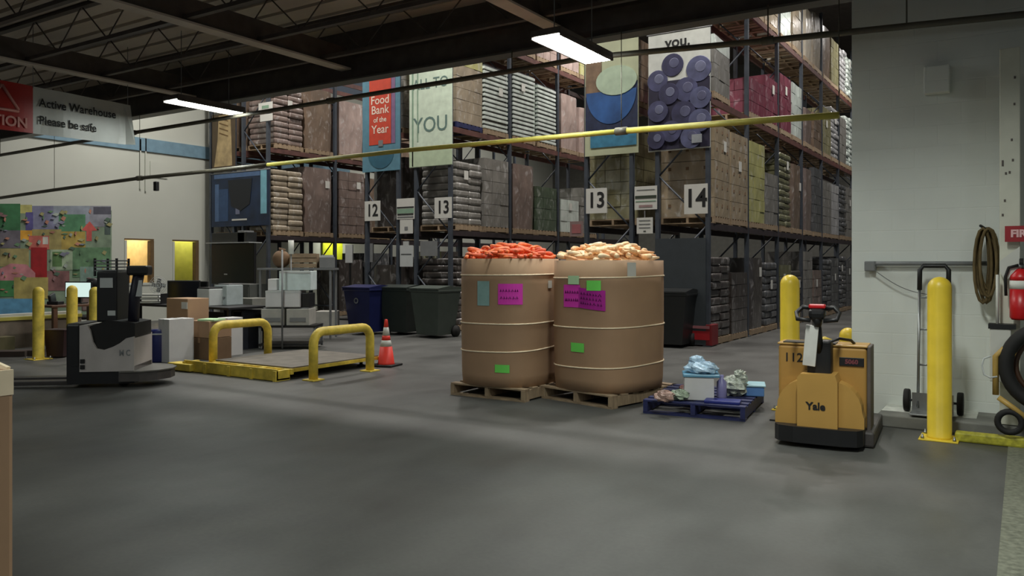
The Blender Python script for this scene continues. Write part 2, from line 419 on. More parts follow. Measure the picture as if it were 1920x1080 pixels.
mur(100, 386, 170, 420, (132, 140, 150), .001); mur(110, 402, 160, 446, (78, 128, 92), .002); mur(168, 386, 208, 425, (130, 132, 140), .001)
mur(175, 388, 208, 402, (74, 74, 84), .003); mur(196, 412, 207, 440, (80, 96, 90), .003)
mur(0, 0, 0, 0, (186, 84, 78), .004, [(168, 415), (182, 432), (172, 433), (172, 452), (162, 452), (162, 433), (152, 432)])
mur(0, 432, 38, 465, (100, 96, 104), .002); mur(38, 432, 60, 450, (206, 152, 50), .002); mur(60, 430, 115, 468, (150, 138, 86), .001); mur(115, 434, 160, 470, (160, 140, 70), .0015)
mur(54, 442, 92, 468, (176, 96, 84), .003); mur(80, 444, 90, 458, (180, 180, 170), .004)
mur(0, 466, 54, 500, (150, 140, 92), .002); mur(58, 464, 88, 522, (140, 22, 26), .004)
mur(94, 468, 136, 506, (150, 168, 140), .002); mur(98, 472, 116, 500, (84, 116, 70), .003)
mur(136, 464, 207, 520, (92, 126, 92), .001, var=.4); mur(150, 500, 207, 528, (120, 146, 134), .002, var=.3)
mur(0, 0, 0, 0, (176, 118, 122), .003, [(0, 540), (0, 504), (20, 494), (50, 496), (66, 512), (66, 540)])
mur(88, 508, 130, 545, (122, 86, 84), .002, var=.4); mur(0, 526, 26, 556, (60, 120, 70), .004); mur(26, 520, 90, 560, (158, 146, 84), .003, var=.3)
mur(-60, 560, 66, 592, (84, 138, 170), .004); mur(-60, 592, 66, 603, (200, 208, 206), .005)
rm = random.Random(11)
for i in range(110):
    px, py = rm.uniform(-20, 200), rm.uniform(392, 552); w_, h_ = rm.uniform(3, 14), rm.uniform(2, 10)
    if 56 < px+w_ and px < 90 and py > 455: continue
    mur(0, 0, 0, 0, rm.choice([(96, 128, 96), (150, 146, 100), (124, 126, 142), (170, 120, 100), (150, 160, 150), (78, 100, 84), (132, 100, 100)]), 0, [(px, py+h_*.6), (px+w_*.6, py+h_), (px+w_, py+h_*.3), (px+w_*.4, py)])
tag(t.build('mural'), 'colourful painted garden mural panel with red book on the left wall', 'mural')

# ------------------------------------------------------------------ pallets
def pallet_mesh(m, mt, w=1.0, d=1.2, h=.14):
    for s in (-1, 0, 1): m.box((s*(w/2-.02), 0, h/2), (.045, d, h-.04), mt)
    for i in range(7): m.box((0, -d/2+.05+i*(d-.1)/6, h-.01), (w, .1, .02), mt, bev=.003)
    for i in (-1, 0, 1): m.box((0, i*(d/2-.05), .01), (w, .1, .02), mt)
    return m
def pallet(label, loc, rz, mt, w=1.0, d=1.2):
    t = thing('pallet', label, 'pallet', loc, rz)
    for s in (-1, 0, 1): MB().box((s*(w/2-.025), 0, .07), (.045, d, .1), mt).build('stringer', t)
    for i in range(7): MB().box((0, -d/2+.055+i*(d-.11)/6, .13), (w, .1, .02), mt, bev=.003).build('deck_board', t)
    for i in (-1, 0, 1): MB().box((0, i*(d/2-.055), .01), (w, .1, .02), mt).build('bottom_board', t)
    return t
pallet('weathered wooden pallet under the tall carton of orange carrots', (-5.05, 7.96, 0), 0, M_wood)
pallet('weathered wooden pallet under the tall carton of pale carrots', (-3.93, 8.19, 0), math.radians(-13), M_wood)
BPc = Vector((-2.80, 8.13, 0)); BPr = math.radians(7)
pallet('dark blue wooden pallet carrying a white box and plastic scraps', BPc, BPr, M_bluep)

# ------------------------------------------------------------------ tall carrot cartons
def sup(a, ax, ay, pw):
    ca, sa = math.cos(a), math.sin(a); k = 1/((abs(ca)**pw+abs(sa)**pw)**(1/pw)); return ax*ca*k, ay*sa*k
def gaylord(label, loc, rz, ax, ay, h, straps, pw=3.0):
    t = thing('bulk_carton', label, 'carton', loc, rz)
    m = MB(); n = 64; prof = [(.965, 0), (.985, .12), (1.0, h*.45), (1.0, h*.8), (.995, h), (.98, h), (.98, h-.2), (.0001, h-.2)]
    m.lathe(prof, M_card, n=n, sx=ax, sy=ay, pw=pw)
    m.build('body', t)
    def P(a, z, k=1.0):
        zs = [0, .12, h*.45, h*.8, h]; rs = [.965, .985, 1.0, 1.0, .995]
        for i in range(4):
            if z <= zs[i+1]: r = rs[i]+(rs[i+1]-rs[i])*(z-zs[i])/(zs[i+1]-zs[i]); break
        else: r = .995
        x, y = sup(a, ax*r, ay*r, pw); nn = Vector((x, y, 0)).normalized()*k; return Vector((x, y, z))+nn
    for z, sag in straps:
        MB().tube([P(2*PI*j/64, z+sag*math.sin(2*PI*j/64*1.0+.6), .004) for j in range(64)], .0085, M_strap, n=5, closed=True).build('strap', t)
    def patch(name, a0, a1, z0, z1, mt, ink=None, k=.007, seed=1, lab=None, tilt=0):
        m = MB(); nn = 8; rnd = random.Random(seed)
        def ang(u): return a0+(a1-a0)*u
        def Q(u, v, kk): return P(ang(u), z0+(z1-z0)*v+tilt*(u-.5), kk)
        for i in range(nn):
            m.quad([Q(i/nn, 0, k), Q((i+1)/nn, 0, k), Q((i+1)/nn, 1, k), Q(i/nn, 1, k)], mt)
        if ink:
            for r_ in range(ink):
                v = .85-.7*(r_+.5)/ink; u = .1
                while u < .85:
                    du = rnd.uniform(.04, .12)
                    m.tube([Q(u, v-.06, k+.002), Q(u+du*.4, v+.07, k+.002), Q(u+du*.8, v-.05, k+.002)], .004, M_purp, n=4)
                    u += du+.04
        o = m.build(name, t)
        if lab: o['label'] = lab
        return o
    return t, P, patch
def facing(px, obj_loc, rz, ax, ay, pw=3.0, z=1.0):
    # angle on the carton outline whose near point falls on photograph column px
    best = None
    for j in range(720):
        a = 2*PI*j/720; x, y = sup(a, ax, ay, pw)
        wx = obj_loc[0]+x*math.cos(rz)-y*math.sin(rz); wy = obj_loc[1]+x*math.sin(rz)+y*math.cos(rz)
        dep = -SN*wx+CS*wy; lat = CS*wx+SN*wy
        if dep > -SN*obj_loc[0]+CS*obj_loc[1]-.1: continue
        e = abs(960+F*lat/dep-px)
        if best is None or e < best[0]: best = (e, a, dep)
    return best[1], best[2]
def stick(patch, loc, rz, ax, ay, px0, py0, px1, py1, name, mt, **kw):
    a0, d0 = facing(px0, loc, rz, ax, ay); a1, d1 = facing(px1, loc, rz, ax, ay); d = (d0+d1)/2
    if a1 < a0-PI: a1 += 2*PI
    if a0 < a1-PI: a0 += 2*PI
    patch(name, a0, a1, zat(py1, d)-loc[2], zat(py0, d)-loc[2], mt, **kw)
GL = ((-5.05, 7.86, .14), 0.0, .50, .54)
GR = ((-3.92, 8.14, .14), math.radians(-13), .525, .575)
tL, PL, pL = gaylord('tall brown bulk carton heaped with bright orange carrots', GL[0], GL[1], GL[2], GL[3], 1.42, [(1.24, .005), (.70, .006), (.40, .02)])
tR, PR, pR = gaylord('tall brown bulk carton heaped with pale peach carrots', GR[0], GR[1], GR[2], GR[3], 1.40, [(1.22, .012), (.69, .012), (.27, .02)])
aL = (GL[0], GL[1], GL[2], GL[3]); aR = (GR[0], GR[1], GR[2], GR[3])
M_sleeve = mat('pale_teal_sleeve', (150, 186, 180), .25, var=.2, coat=.4)
stick(pL, *aL, 896, 527, 918, 573, 'paper_sleeve', M_sleeve, lab='pale teal clear document sleeve')
stick(pL, *aL, 934, 532, 980, 571, 'magenta_note', M_mag, ink=2, seed=3, lab='magenta note with dark handwriting')
stick(pL, *aL, 928, 684, 955, 699, 'green_sticker', M_grn, lab='small green sticker')
stick(pL, *aL, 1027, 526, 1034, 540, 'white_tag', M_paper)
stick(pR, *aR, 1058, 534, 1088, 576, 'magenta_note', M_mag, ink=2, seed=5, tilt=-.0)
stick(pR, *aR, 1086, 542, 1135, 580, 'magenta_note', mat('deep_magenta_paper', (176, 30, 150), .7), ink=3, seed=8, k=.012, tilt=-.03)
stick(pR, *aR, 1067, 517, 1087, 533, 'green_sticker', M_pgrn, k=.014)
stick(pR, *aR, 1101, 526, 1127, 545, 'green_sticker', M_grn, k=.016)
stick(pR, *aR, 1071, 643, 1095, 660, 'green_sticker', M_grn)
stick(pR, *aR, 1176, 492, 1192, 521, 'paper_tag', M_paper, lab='white paper tag')
# carrots
def carrot_mesh(L, r, mt, bend, nm):
    m = MB(); n = 9; pts = []; rs = []
    for i in range(n):
        u = i/(n-1); pts.append(Vector((L*(u-.5), bend*math.sin(PI*u), 0)))
        rs.append(max(.004, r*(.55+.45*math.sin(min(1, u*5)*PI/2))*(1-.72*u**1.5)) if u > 0 else r*.5)
    m.tube(pts, rs, mt, n=8)
    o = m.build(nm); me = o.data; bpy.data.objects.remove(o); return me
def heap(loc, rz, ax, ay, h, cols, label, group, nm, dome=.19, cnt=120, seed=2, stuffcol=None):
    rnd = random.Random(seed)
    mts = [mat('%s_skin_%d' % (nm, i), c, .5, var=.16, scale=30) for i, c in enumerate(cols)]
    meshes = [carrot_mesh(rnd.uniform(.17, .27), rnd.uniform(.024, .036), mts[i % len(mts)], rnd.uniform(-.02, .02), 'carrot') for i in range(8)]
    def hz(x, y): 
        q = (abs(x/ax)**3+abs(y/ay)**3)**(1/3); return h-.03+dome*max(0, 1-q**2.2)
    m = MB(); prof = [(.95*(1-i/10), h-.10+dome*(1-(.95*(1-i/10))**2.2)) for i in range(10)]+[(.0005, h-.10+dome)]
    m.lathe(prof, mts[0], n=40, sx=ax, sy=ay, pw=3)
    o = m.build('carrot_heap', None, loc, rz); tag(o, label[1], 'carrots'); o['kind'] = 'stuff'
    for i in range(cnt):
        for _ in range(30):
            x, y = rnd.uniform(-ax, ax)*.93, rnd.uniform(-ay, ay)*.93
            if (abs(x/ax)**3+abs(y/ay)**3)**(1/3) < .88: break
        c = bpy.data.objects.new('carrot', rnd.choice(meshes)); C.objects.link(c)
        v = Vector((x, y, hz(x, y)+rnd.uniform(-.035, .02))); v.rotate(Euler((0, 0, rz))); c.location = Vector(loc)+v
        c.rotation_euler = (rnd.uniform(0, 6), rnd.uniform(-.25, .25)+.0, rnd.uniform(0, 2*PI))
        tag(c, label[0], 'carrot', group)
heap(GL[0], GL[1], .5, .54, 1.42, [(232, 112, 62), (220, 92, 48), (240, 126, 70), (226, 100, 66)], ('bright orange carrot heaped in the left bulk carton', 'orange carrots filling the left bulk carton under the top layer'), 'orange carrots in the left bulk carton', 'orange_carrot', .185, 120, 2)
heap(GR[0], GR[1], .525, .575, 1.40, [(255, 204, 156), (252, 186, 136), (255, 218, 178), (250, 206, 160)], ('pale peach carrot heaped in the right bulk carton', 'pale carrots filling the right bulk carton under the top layer'), 'pale carrots in the right bulk carton', 'pale_carrot', .20, 120, 5)

# ------------------------------------------------------------------ things on the blue pallet
def bpl(px, py, z=.14):
    return flr(px, py, z)
p = Vector((BPc.x-.13, BPc.y-.12, .14))
pw_ = bpl(1297, 752)
t = thing('box', 'white cardboard box on the blue pallet under blue wrap', 'box', (pw_.x, pw_.y+.2, .14), math.radians(22))
MB().box((0, 0, .115), (.29, .27, .23), M_wpl, bev=.006).build('body', t)
MB().box((.02, 0, .245), (.36, .3, .03), mat('teal_blue_plastic', (104, 158, 186), .3), bev=.008).build('lid', t, label='teal blue lid')
M_bag = mat('pale_blue_film', (176, 206, 232), .2, var=.3, scale=14, bump=.6, coat=.5)
m = MB(); m.ball((.03, 0, .05), .16, M_bag, (1.05, .85, .45), 20, 12, jit=.13); m.ball((-.02, 0, .12), .075, M_bag, (1.0, .8, .7), 14, 9, jit=.2)
tag(m.build('plastic_bag', None, (pw_.x, pw_.y+.2, .40)), 'crumpled pale blue plastic bag on top of the white box', 'bag')
M_film = mat('clear_grey_film', (172, 180, 168), .2, var=.35, scale=14, bump=.7, coat=.5)
q = bpl(1372, 744); m = MB(); m.ball((0, 0, .1), .13, M_film, (1, 1.1, .8), 18, 11, jit=.2); m.ball((.05, .02, .19), .07, M_film, jit=.25, u=12, v=8)
tag(m.build('plastic_bag', None, (q.x, q.y+.1, .14)), 'crumpled clear grey plastic bag right of the white box', 'bag')
q = bpl(1352, 748); m = MB(); m.lathe([(.045, 0), (.05, .02), (.05, .17), (.02, .2), (.02, .24)], mat('lilac_bottle', (130, 128, 176), .3), n=14)
tag(m.build('bottle', None, (q.x, q.y+.02, .14)), 'lilac plastic bottle standing beside the white box', 'bottle')
q = bpl(1413, 742); m = MB(); mb_ = mat('sky_blue_plastic', (96, 140, 200), .35)
m.box((0, 0, .05), (.2, .26, .10), mb_, bev=.01); m.box((0, 0, .108), (.23, .29, .02), mat('pale_teal_lid', (170, 208, 220), .35), bev=.006)
tag(m.build('tub', None, (q.x-.02, q.y+.08, .14), .3), 'flat sky blue tub with pale lid at the right corner of the blue pallet', 'tub')
q = bpl(1362, 754); m = MB(); m.box((0, 0, .015), (.34, .18, .03), mat('navy_tray', (34, 44, 120), .4), bev=.008)
tag(m.build('tray', None, (q.x-.02, q.y-.05, .14), .2), 'flat navy blue tray in front of the crumpled clear bag', 'tray')
M_scrap = mat('pinkish_scrap_film', (170, 140, 128), .3, var=.4, scale=12, bump=.6, coat=.3)
for k, (px, py, r, mt, lb) in enumerate(((1228, 754, .09, M_scrap, 'crumpled pinkish brown film scrap beside the right bulk carton'), (1252, 752, .085, mat('green_grey_film', (136, 150, 130), .3, var=.4, scale=12, bump=.6), 'crumpled green grey film scrap just left of the white box'), (1264, 742, .075, mat('reddish_brown_film', (120, 70, 62), .4, var=.4, scale=12, bump=.6), 'crumpled reddish brown film scrap behind the green grey scrap'))):
    q = bpl(px, py); m = MB(); m.ball((0, 0, r*.6), r, mt, (1.1, .9, .62), 16, 10, jit=.22)
    tag(m.build('film_scrap', None, (q.x+.08, q.y+.05+.05*k, .145)), lb, 'scrap')

# ------------------------------------------------------------------ bollards
def bollard(label, x, y, h, d, mt=M_yel, plate=True):
    t = thing('bollard', label, 'bollard', (x, y, 0)); r = d/2
    prof = [(r*1.04, .005), (r*1.04, .03), (r, .035), (r, h-r)]+[(r*math.cos(a), h-r+r*math.sin(a)) for a in [PI/2*i/7 for i in range(1, 7)]]+[(.001, h)]
    MB().lathe(prof, mt, n=28).build('post', t)
    if plate:
        bpt_ = MB().box((0, 0, .006), (.3, .3, .012), mt, bev=.003).build('base_plate', t)
        for sx in (-1, 1):
            for sy in (-1, 1): MB().lathe([(.014, .012), (.014, .03), (.008, .034), (.008, .05), (.001, .05)], M_steel, n=6, c=(sx*.12, sy*.12, 0)).build('bolt', bpt_)
    return t
b = flr(1760, 826); bollard('tall yellow bollard in front of the hand truck', b.x, b.y+.08, 1.39, .19)
a_, b_ = ray(1481); bollard('tall yellow bollard behind the yellow pallet jack', a_*8.25, b_*8.25, 1.39, .19)
a_, b_ = ray(1590); bollard('short yellow bollard half hidden by the block wall edge', a_*9.3, b_*9.3, .76, .19)
a_, b_ = ray(72); bollard('left yellow bollard, first from the photo left edge', a_*12.6, b_*12.6, 1.14, .165, M_yel2)
a_, b_ = ray(135); bollard('yellow bollard standing before the bright monitor', a_*13.5, b_*13.5, 1.14, .17, M_yel2)
a_, b_ = ray(178); bollard('yellow bollard right beside the black mast of the rider truck', a_*12.6, b_*12.6, 1.14, .165, M_yel2)
a_, b_ = ray(1546); t = thing('guard_hoop', 'low yellow guard hoop behind the yellow pallet jack battery box', 'guard', (a_*8.8, b_*8.8, 0), TH+.2)
MB().tube([(-.12, 0, 0), (-.12, 0, .55), (-.08, 0, .63), (0, 0, .66), (.08, 0, .63), (.12, 0, .55), (.12, 0, 0)], .045, M_yel2).build('hoop_tube', t)
for s in (-1, 1): MB().box((s*.12, 0, .006), (.14, .14, .012), M_yel2).build('base_plate', t)

# ------------------------------------------------------------------ floor scale with hoops
t = thing('floor_scale', 'low yellow floor scale with grey deck between two yellow hoops', 'scale', (0, 0, 0))
M_dkpl = mat('worn_scale_deck', (104, 98, 88), .55, var=.3, scale=5)
MB().box((-8.8, 8.05, .145), (1.55, 1.65, .02), M_dkpl, bev=.004).build('deck_plate', t)
m = MB(); m.box((-8.8, 7.21, .10), (1.6, .05, .07), M_yel2, bev=.004); m.box((-8.03, 8.05, .115), (.04, 1.7, .045), M_yel2); m.box((-9.57, 8.05, .115), (.04, 1.7, .045), M_yel2); m.box((-8.8, 8.89, .11), (1.6, .04, .05), M_yel2); m.build('frame', t)
m = MB(); m.box((-8.97, 6.98, .08), (1.9, .03, .15), M_yel2, bev=.004); m.box((-8.97, 7.08, .02), (1.9, .22, .02), M_yel2)
for xx in (-9.9, -9.45, -8.95, -8.5, -8.05): m.box((xx, 7.07, .06), (.06, .24, .15), M_yel2, bev=.004)
m.build('front_channel', t)
m = MB(); m.box((-9.95, 7.0, .06), (.5, .2, .1), M_yel2, bev=.01).build('ramp_end', t)
for xx in (-9.4, -8.2):
    for yy in (7.45, 8.7): MB().lathe([(.06, 0), (.06, .02), (.025, .03), (.025, .135)], M_blk, n=12, c=(xx, yy, 0)).build('foot', t)
def hoop(label, x, y0, y1, h, r):
    t = thing('guard_hoop', label, 'guard rail', (x, 0, 0), group='yellow hoops at the floor scale')
    k = .16; pts = [(0, y0, .01), (0, y0, h-k)]+[(0, u, w) for u, w in [(y0+k-k*math.cos(a), h-k+k*math.sin(a)) for a in [PI/2*i/5 for i in range(1, 6)]]]
    pts += [(0, y1-k+k*math.sin(a), h-k+k*math.cos(a)) for a in [PI/2*i/5 for i in range(0, 6)]]+[(0, y1, .01)]
    MB().tube(pts, r, M_yel2, n=14).build('hoop_tube', t)
    for y in (y0, y1): MB().box((0, y, .008), (.2, .2, .016), M_yel2, bev=.003).build('base_plate', t)
hoop('yellow tube hoop on the right of the floor scale, nearer the cone', -7.72, 7.31, 8.37, .62, .06)
hoop('yellow tube hoop on the left of the floor scale, nearer the white box', -9.75, 7.32, 8.3, .62, .06)

# traffic cone
b = flr(724, 686); t = thing('traffic_cone', 'orange traffic cone with two white bands beside the floor scale', 'cone', (b.x, b.y, 0), .2)
M_cone = mat('orange_cone_vinyl', (232, 58, 44), .5, var=.08)
MB().lathe([(.135, .02), (.12, .05), (.088, .29)], M_cone, n=24).lathe([(.066, .38), (.055, .45)], M_cone, n=24).lathe([(.036, .57), (.022, .68), (.018, .685)], M_cone, n=24).build('body', t)
MB().lathe([(.0885, .29), (.066, .38)], M_white, n=24).build('reflective_band', t); MB().lathe([(.056, .45), (.036, .57)], M_white, n=24).build('reflective_band', t)
MB().box((0, 0, .015), (.36, .36, .03), M_blk2, bev=.01).build('base', t)

# ------------------------------------------------------------------ wheeled bins
def bin_(label, px, py, mt, rz=0, w=.74, lidopen=False, dy=.3):
    b = flr(px, py); t = thing('wheeled_bin', label, 'bin', (b.x, b.y+dy, 0), rz); h = 1.0; d = .72
    m = MB(); P0 = [(-w*.38, -d*.38), (w*.38, -d*.38), (w*.38, d*.34), (-w*.38, d*.34)]; P1 = [(-w/2, -d/2), (w/2, -d/2), (w/2, d/2), (-w/2, d/2)]
    A = [m.bm.verts.new((x, y, .06)) for x, y in P0]; B = [m.bm.verts.new((x, y, h-.04)) for x, y in P1]
    m.bm.faces.new(A[::-1])
    for j in range(4): m.bm.faces.new((A[j], A[(j+1) % 4], B[(j+1) % 4], B[j]))
    m.bm.faces.new(B); m._fin(A+B, mt)
    m.build('body', t)
    MB().box((0, 0, h-.045), (w+.05, d+.05, .05), mt, bev=.015).build('rim', t)
    m = MB(); m.prism([(-d/2-.04, h-.02), (d/2+.02, h-.02), (d/2+.02, h+.02), (0, h+.06), (-d/2-.04, h+.01)], -w/2-.02, w/2+.02, mt, axis='x'); m.build('lid', t)
    MB().tube([(-w*.4, d/2+.02, h-.05), (-w*.4, d/2+.1, h-.03), (w*.4, d/2+.1, h-.03), (w*.4, d/2+.02, h-.05)], .015, M_blk, n=8).build('handle', t)
    for s in (-1, 1): MB().lathe([(.12, -.03), (.12, .03)], M_blk2, n=20, c=(s*w*.42, d*.36, .12), M=Matrix.Rotation(PI/2, 4, 'Y')).build('wheel', t)
    return t
M_bb = mat('navy_bin_plastic', (28, 34, 78), .4, var=.1); M_bg = mat('charcoal_green_plastic', (40, 48, 44), .4, var=.1); M_bk = mat('charcoal_plastic', (34, 36, 36), .4, var=.1)
M_bgg = mat('grey_green_plastic', (66, 74, 68), .4, var=.1)
tb_ = bin_('navy blue wheeled bin, left of the bins under the aisle 12 sign', 672, 628, M_bb)
m = MB(); m.text('O', .16, M_grey, (0, -.372, .72), X, Z, off=.004); m.build('recycling_emblem', tb_)
bin_('black wheeled bin between the navy bin and the grey green bin', 738, 628, M_bg, .05)
bin_('grey green wheeled bin, right of the bins under the aisle 13 sign', 800, 634, M_bgg, -.04)
bin_('charcoal wheeled bin beside the red crate at rack end 14', 1246, 652, M_bk, .03, .8)
b = flr(1318, 650); t = thing('crate', 'small red crate on the floor at the foot of rack end 14', 'crate', (b.x-.05, b.y+.2, 0), 0)
MB().box((0, 0, .21), (.42, .36, .38), mat('dull_red_plastic', (120, 24, 30), .5), bev=.01).build('body', t)
MB().box((0, -.19, .2), (.34, .012, .16), mat('bright_red_panel', (170, 24, 32), .5)).build('front_panel', t)
MB().box((0, -.2, .35), (.34, .02, .05), mat('pinkish_label', (150, 96, 100), .5)).build('label_strip', t)

# ------------------------------------------------------------------ pallet racks and their loads
Y0 = 14.18; BAY = 2.4; LV = [2.25, 4.55, 6.78]; DEP = 1.05
def rack(label, x0, x1, bays, wires=True, endpanel=None):
    t = thing('pallet_rack', label, 'rack', (0, 0, 0))
    for i in range(bays+1):
        y = Y0+i*BAY
        for x in (x0+.04, x1-.04):
            MB().box((x, y, 4.3), (.075, .09, 8.6), M_rack).box((x, y, .01), (.14, .16, .02), M_rack).build('post', t)
        m = MB()
        zs = [.3+j*.95 for j in range(9)]
        for j in range(8):
            a, b = (x0+.06, x1-.06) if j % 2 else (x1-.06, x0+.06)
            m.tube([(a, y, zs[j]), (b, y, zs[j+1])], .018, M_rack, n=6)
        m.box(((x0+x1)/2, y, .3), (x1-x0-.1, .03, .04), M_rack); m.build('bracing', t)
        if i < bays:
            for zi, z in enumerate(LV):
                for x in (x0+.02, x1-.02):
                    MB().box((x, y+BAY/2, z-.06), (.05, BAY-.08, .12), M_beamb if zi == 0 else M_beam).build('beam', t)
    return t
XR = {'11': (-19.0, -17.95), '12a': (-17.65, -16.6), '12b': (-13.2, -12.15), '13a': (-11.7, -10.65), '13b': (-7.35, -6.3), '14': (-5.85, -4.8)}
rack('blue pallet rack row nearest the wall, behind the blue poster', *XR['11'], 1)
rack('blue pallet rack row with brown tall loads left of the red banner', *XR['12a'], 5)
rack('blue pallet rack row behind the number 12 sign', *XR['12b'], 1)
rack('blue pallet rack row behind the pale YOU banner', *XR['13a'], 4)
rack('blue pallet rack row behind the blue bowl banner', *XR['13b'], 1)
r14 = rack('long blue pallet rack row behind the blueberry banner', *XR['14'], 7)
MB().box((-5.35, Y0-.06, 1.0), (.98, .02, 1.95), mat('dark_slate_panel', (54, 60, 64), .5, var=.1)).build('end_panel', r14, label='dark slate lower end panel')

WRAP = {}
def wrapmat(nm, col, coat=.55):
    k = 'wrapped_'+nm
    if k in MC: return MC[k]
    m = mat(k, col, .42, var=.22, scale=4, bump=.8, bscale=6.5, coat=.8, stretch=(1, 1, .5)); nt = m.node_tree; N = nt.nodes; L = nt.links
    b = N['Principled BSDF']; src = b.inputs['Base Color'].links[0].from_socket
    tc = N.new('ShaderNodeTexCoord'); mp = N.new('ShaderNodeMapping'); mp.inputs['Scale'].default_value = (1.0, 1.0, .55); mp.inputs['Rotation'].default_value = (.5, .3, 0)
    n2 = N.new('ShaderNodeTexNoise'); n2.inputs['Scale'].default_value = 7; n2.inputs['Detail'].default_value = 6; n2.inputs['Distortion'].default_value = .8
    L.new(tc.outputs['Object'], mp.inputs[0]); L.new(mp.outputs[0], n2.inputs[0])
    rp = N.new('ShaderNodeValToRGB'); e = rp.color_ramp.elements; e[0].position = .56; e[0].color = (0, 0, 0, 1); e[1].position = .72; e[1].color = (.75, .75, .75, 1); L.new(n2.outputs[0], rp.inputs[0])  # pale streaks for film creases, with the wrap's sheen put into the colour
    mx = N.new('ShaderNodeMix'); mx.data_type = 'RGBA'; L.new(rp.outputs[0], mx.inputs[0]); L.new(src, mx.inputs[6]); mx.inputs[7].default_value = (*[min(.8, c/255*.55+.22) for c in col], 1)
    L.new(mx.outputs[2], b.inputs['Base Color']); return m
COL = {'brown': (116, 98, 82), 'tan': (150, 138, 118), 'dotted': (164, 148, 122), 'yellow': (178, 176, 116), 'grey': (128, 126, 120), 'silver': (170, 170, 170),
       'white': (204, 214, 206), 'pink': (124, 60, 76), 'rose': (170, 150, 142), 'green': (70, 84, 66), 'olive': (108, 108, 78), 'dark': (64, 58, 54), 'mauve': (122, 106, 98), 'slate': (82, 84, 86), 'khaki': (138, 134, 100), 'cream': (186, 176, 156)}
def load(label, cx, cy, z, w, d, h, style, col, pmat=None, seed=0, top=None, rz=0):
    rnd = random.Random(seed+int(cx*31+cy*17+z*7)); t = thing('pallet_load', label, 'pallet load', (cx, cy, z), rz+rnd.uniform(-.03, .03))
    pm = pmat or M_wood
    key = ('P', pm.name, round(w, 2), round(d, 2))
    if key not in WRAP:
        o = pallet_mesh(MB(), pm, w, d, .13).build('pallet', t); WRAP[key] = o.data
    else:
        o = bpy.data.objects.new('pallet', WRAP[key]); C.objects.link(o); o.parent = t
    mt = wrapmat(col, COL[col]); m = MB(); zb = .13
    if style == 'cartons':
        nx, ny = 3, 3; nz = max(2, round(h/.26)); ch = h/nz
        for k in range(nz):
            for i in range(nx):
                for j in range(ny):
                    if 0 < i < nx-1 and 0 < j < ny-1 and k < nz-1: continue
                    m.box(((i-1)*w/nx+rnd.uniform(-.006, .006), (j-1)*d/ny+rnd.uniform(-.006, .006), zb+ch*(k+.5)), (w/nx-.008, d/ny-.008, ch-.008), mt if not (top and k == nz-1) else wrapmat(top, COL[top]))
        body = m.build('cartons', t)
    elif style == 'dotted':
        nz = max(2, round(h/.32)); ch = h/nz
        for k in range(nz):
            for j in range(3):
                m.box((0, (j-1)*d/3, zb+ch*(k+.5)), (w, d/3-.006, ch-.008), mt)
                m.box((w/2+.003, (j-1)*d/3, zb+ch*(k+.62)), (.006, .055, .06), M_card2)
            for i in range(3): m.box(((i-1)*w/3, -d/2-.003, zb+ch*(k+.62)), (.055, .006, .06), M_card2)
        body = m.build('cartons', t)
    elif style == 'flats':
        nz = max(4, round(h/.11)); ch = h/nz
        for k in range(nz):
            o_ = rnd.uniform(-.015, .015)
            m.box((o_, -o_, zb+ch*(k+.5)), (w-.02, d-.02, ch*.62), mt, bev=.006, seg=1)
            m.box((0, 0, zb+ch*(k+.95)), (w-.08, d-.08, ch*.42), wrapmat('slate', COL['slate']))
        body = m.build('trays', t)
    elif style == 'bags':
        nz = max(4, round(h/.15)); ch = h/nz
        for k in range(nz):
            for j in range(2):
                m.box((rnd.uniform(-.02, .02), (j-.5)*d/2*1.0, zb+ch*(k+.5)), (w+rnd.uniform(-.05, .02), d/2-.01, ch*1.02), mt, bev=.05, seg=3)
        body = m.build('sacks', t)
    elif style == 'gaylord':
        m.lathe([(.97, zb), (1.01, zb+h*.5), (.99, zb+h), (.0001, zb+h)], mt, n=32, sx=w/2, sy=d/2, pw=8, smooth=False)
        body = m.build('bulk_carton', t)
    if rnd.random() < .5:
        MB().box((w/2+.012, rnd.uniform(-.2, .3), zb+h*rnd.uniform(.6, .85)), (.006, .16, .2), M_paper).build('paper_label', body)
    return t
TIER = {0: 'floor', 1: 'first', 2: 'second', 3: 'third'}
ORD = ['first', 'second', 'third', 'fourth', 'fifth', 'sixth', 'seventh', 'eighth', 'ninth', 'tenth', 'eleventh', 'twelfth', 'thirteenth', 'fourteenth']
ROWNAME = {'11': 'rack behind blue poster', '12a': 'rack left of red banner', '12b': 'rack behind red banner', '13a': 'rack behind YOU banner', '13b': 'rack behind bowl banner', '14': 'rack behind blueberry banner'}
STN = {'cartons': 'cartons', 'dotted': 'hand hole cartons', 'flats': 'stacked trays', 'bags': 'sacks', 'gaylord': 'bulk carton'}
def fill(row, tier, specs):
    x0, x1 = XR[row]; cx = (x0+x1)/2+.02; z = 0 if tier == 0 else LV[tier-1]
    for k, s in enumerate(specs):
        if not s: continue
        style, col, h = s[:3]; top = s[3] if len(s) > 3 else None; pm = s[4] if len(s) > 4 else None
        cy = Y0+(k//2)*BAY+.66+(k % 2)*1.12
        load('%s %s, %s load along %s tier, %s' % (col, STN[style], ORD[k], TIER[tier], ROWNAME[row]), cx, cy, z, 1.02, 1.02, h, style, col, pm, k, top)
fill('14', 1, [('dotted', 'dotted', 1.72), ('dotted', 'dotted', 1.70), ('cartons', 'yellow', 1.7), ('cartons', 'grey', 1.15), ('bags', 'olive', 1.75), ('gaylord', 'brown', 1.6), ('gaylord', 'mauve', 1.62), ('cartons', 'slate', 1.75), ('cartons', 'grey', 1.5), ('cartons', 'silver', 1.5), ('bags', 'slate', 1.6), ('cartons', 'grey', 1.6), ('cartons', 'slate', 1.6)])
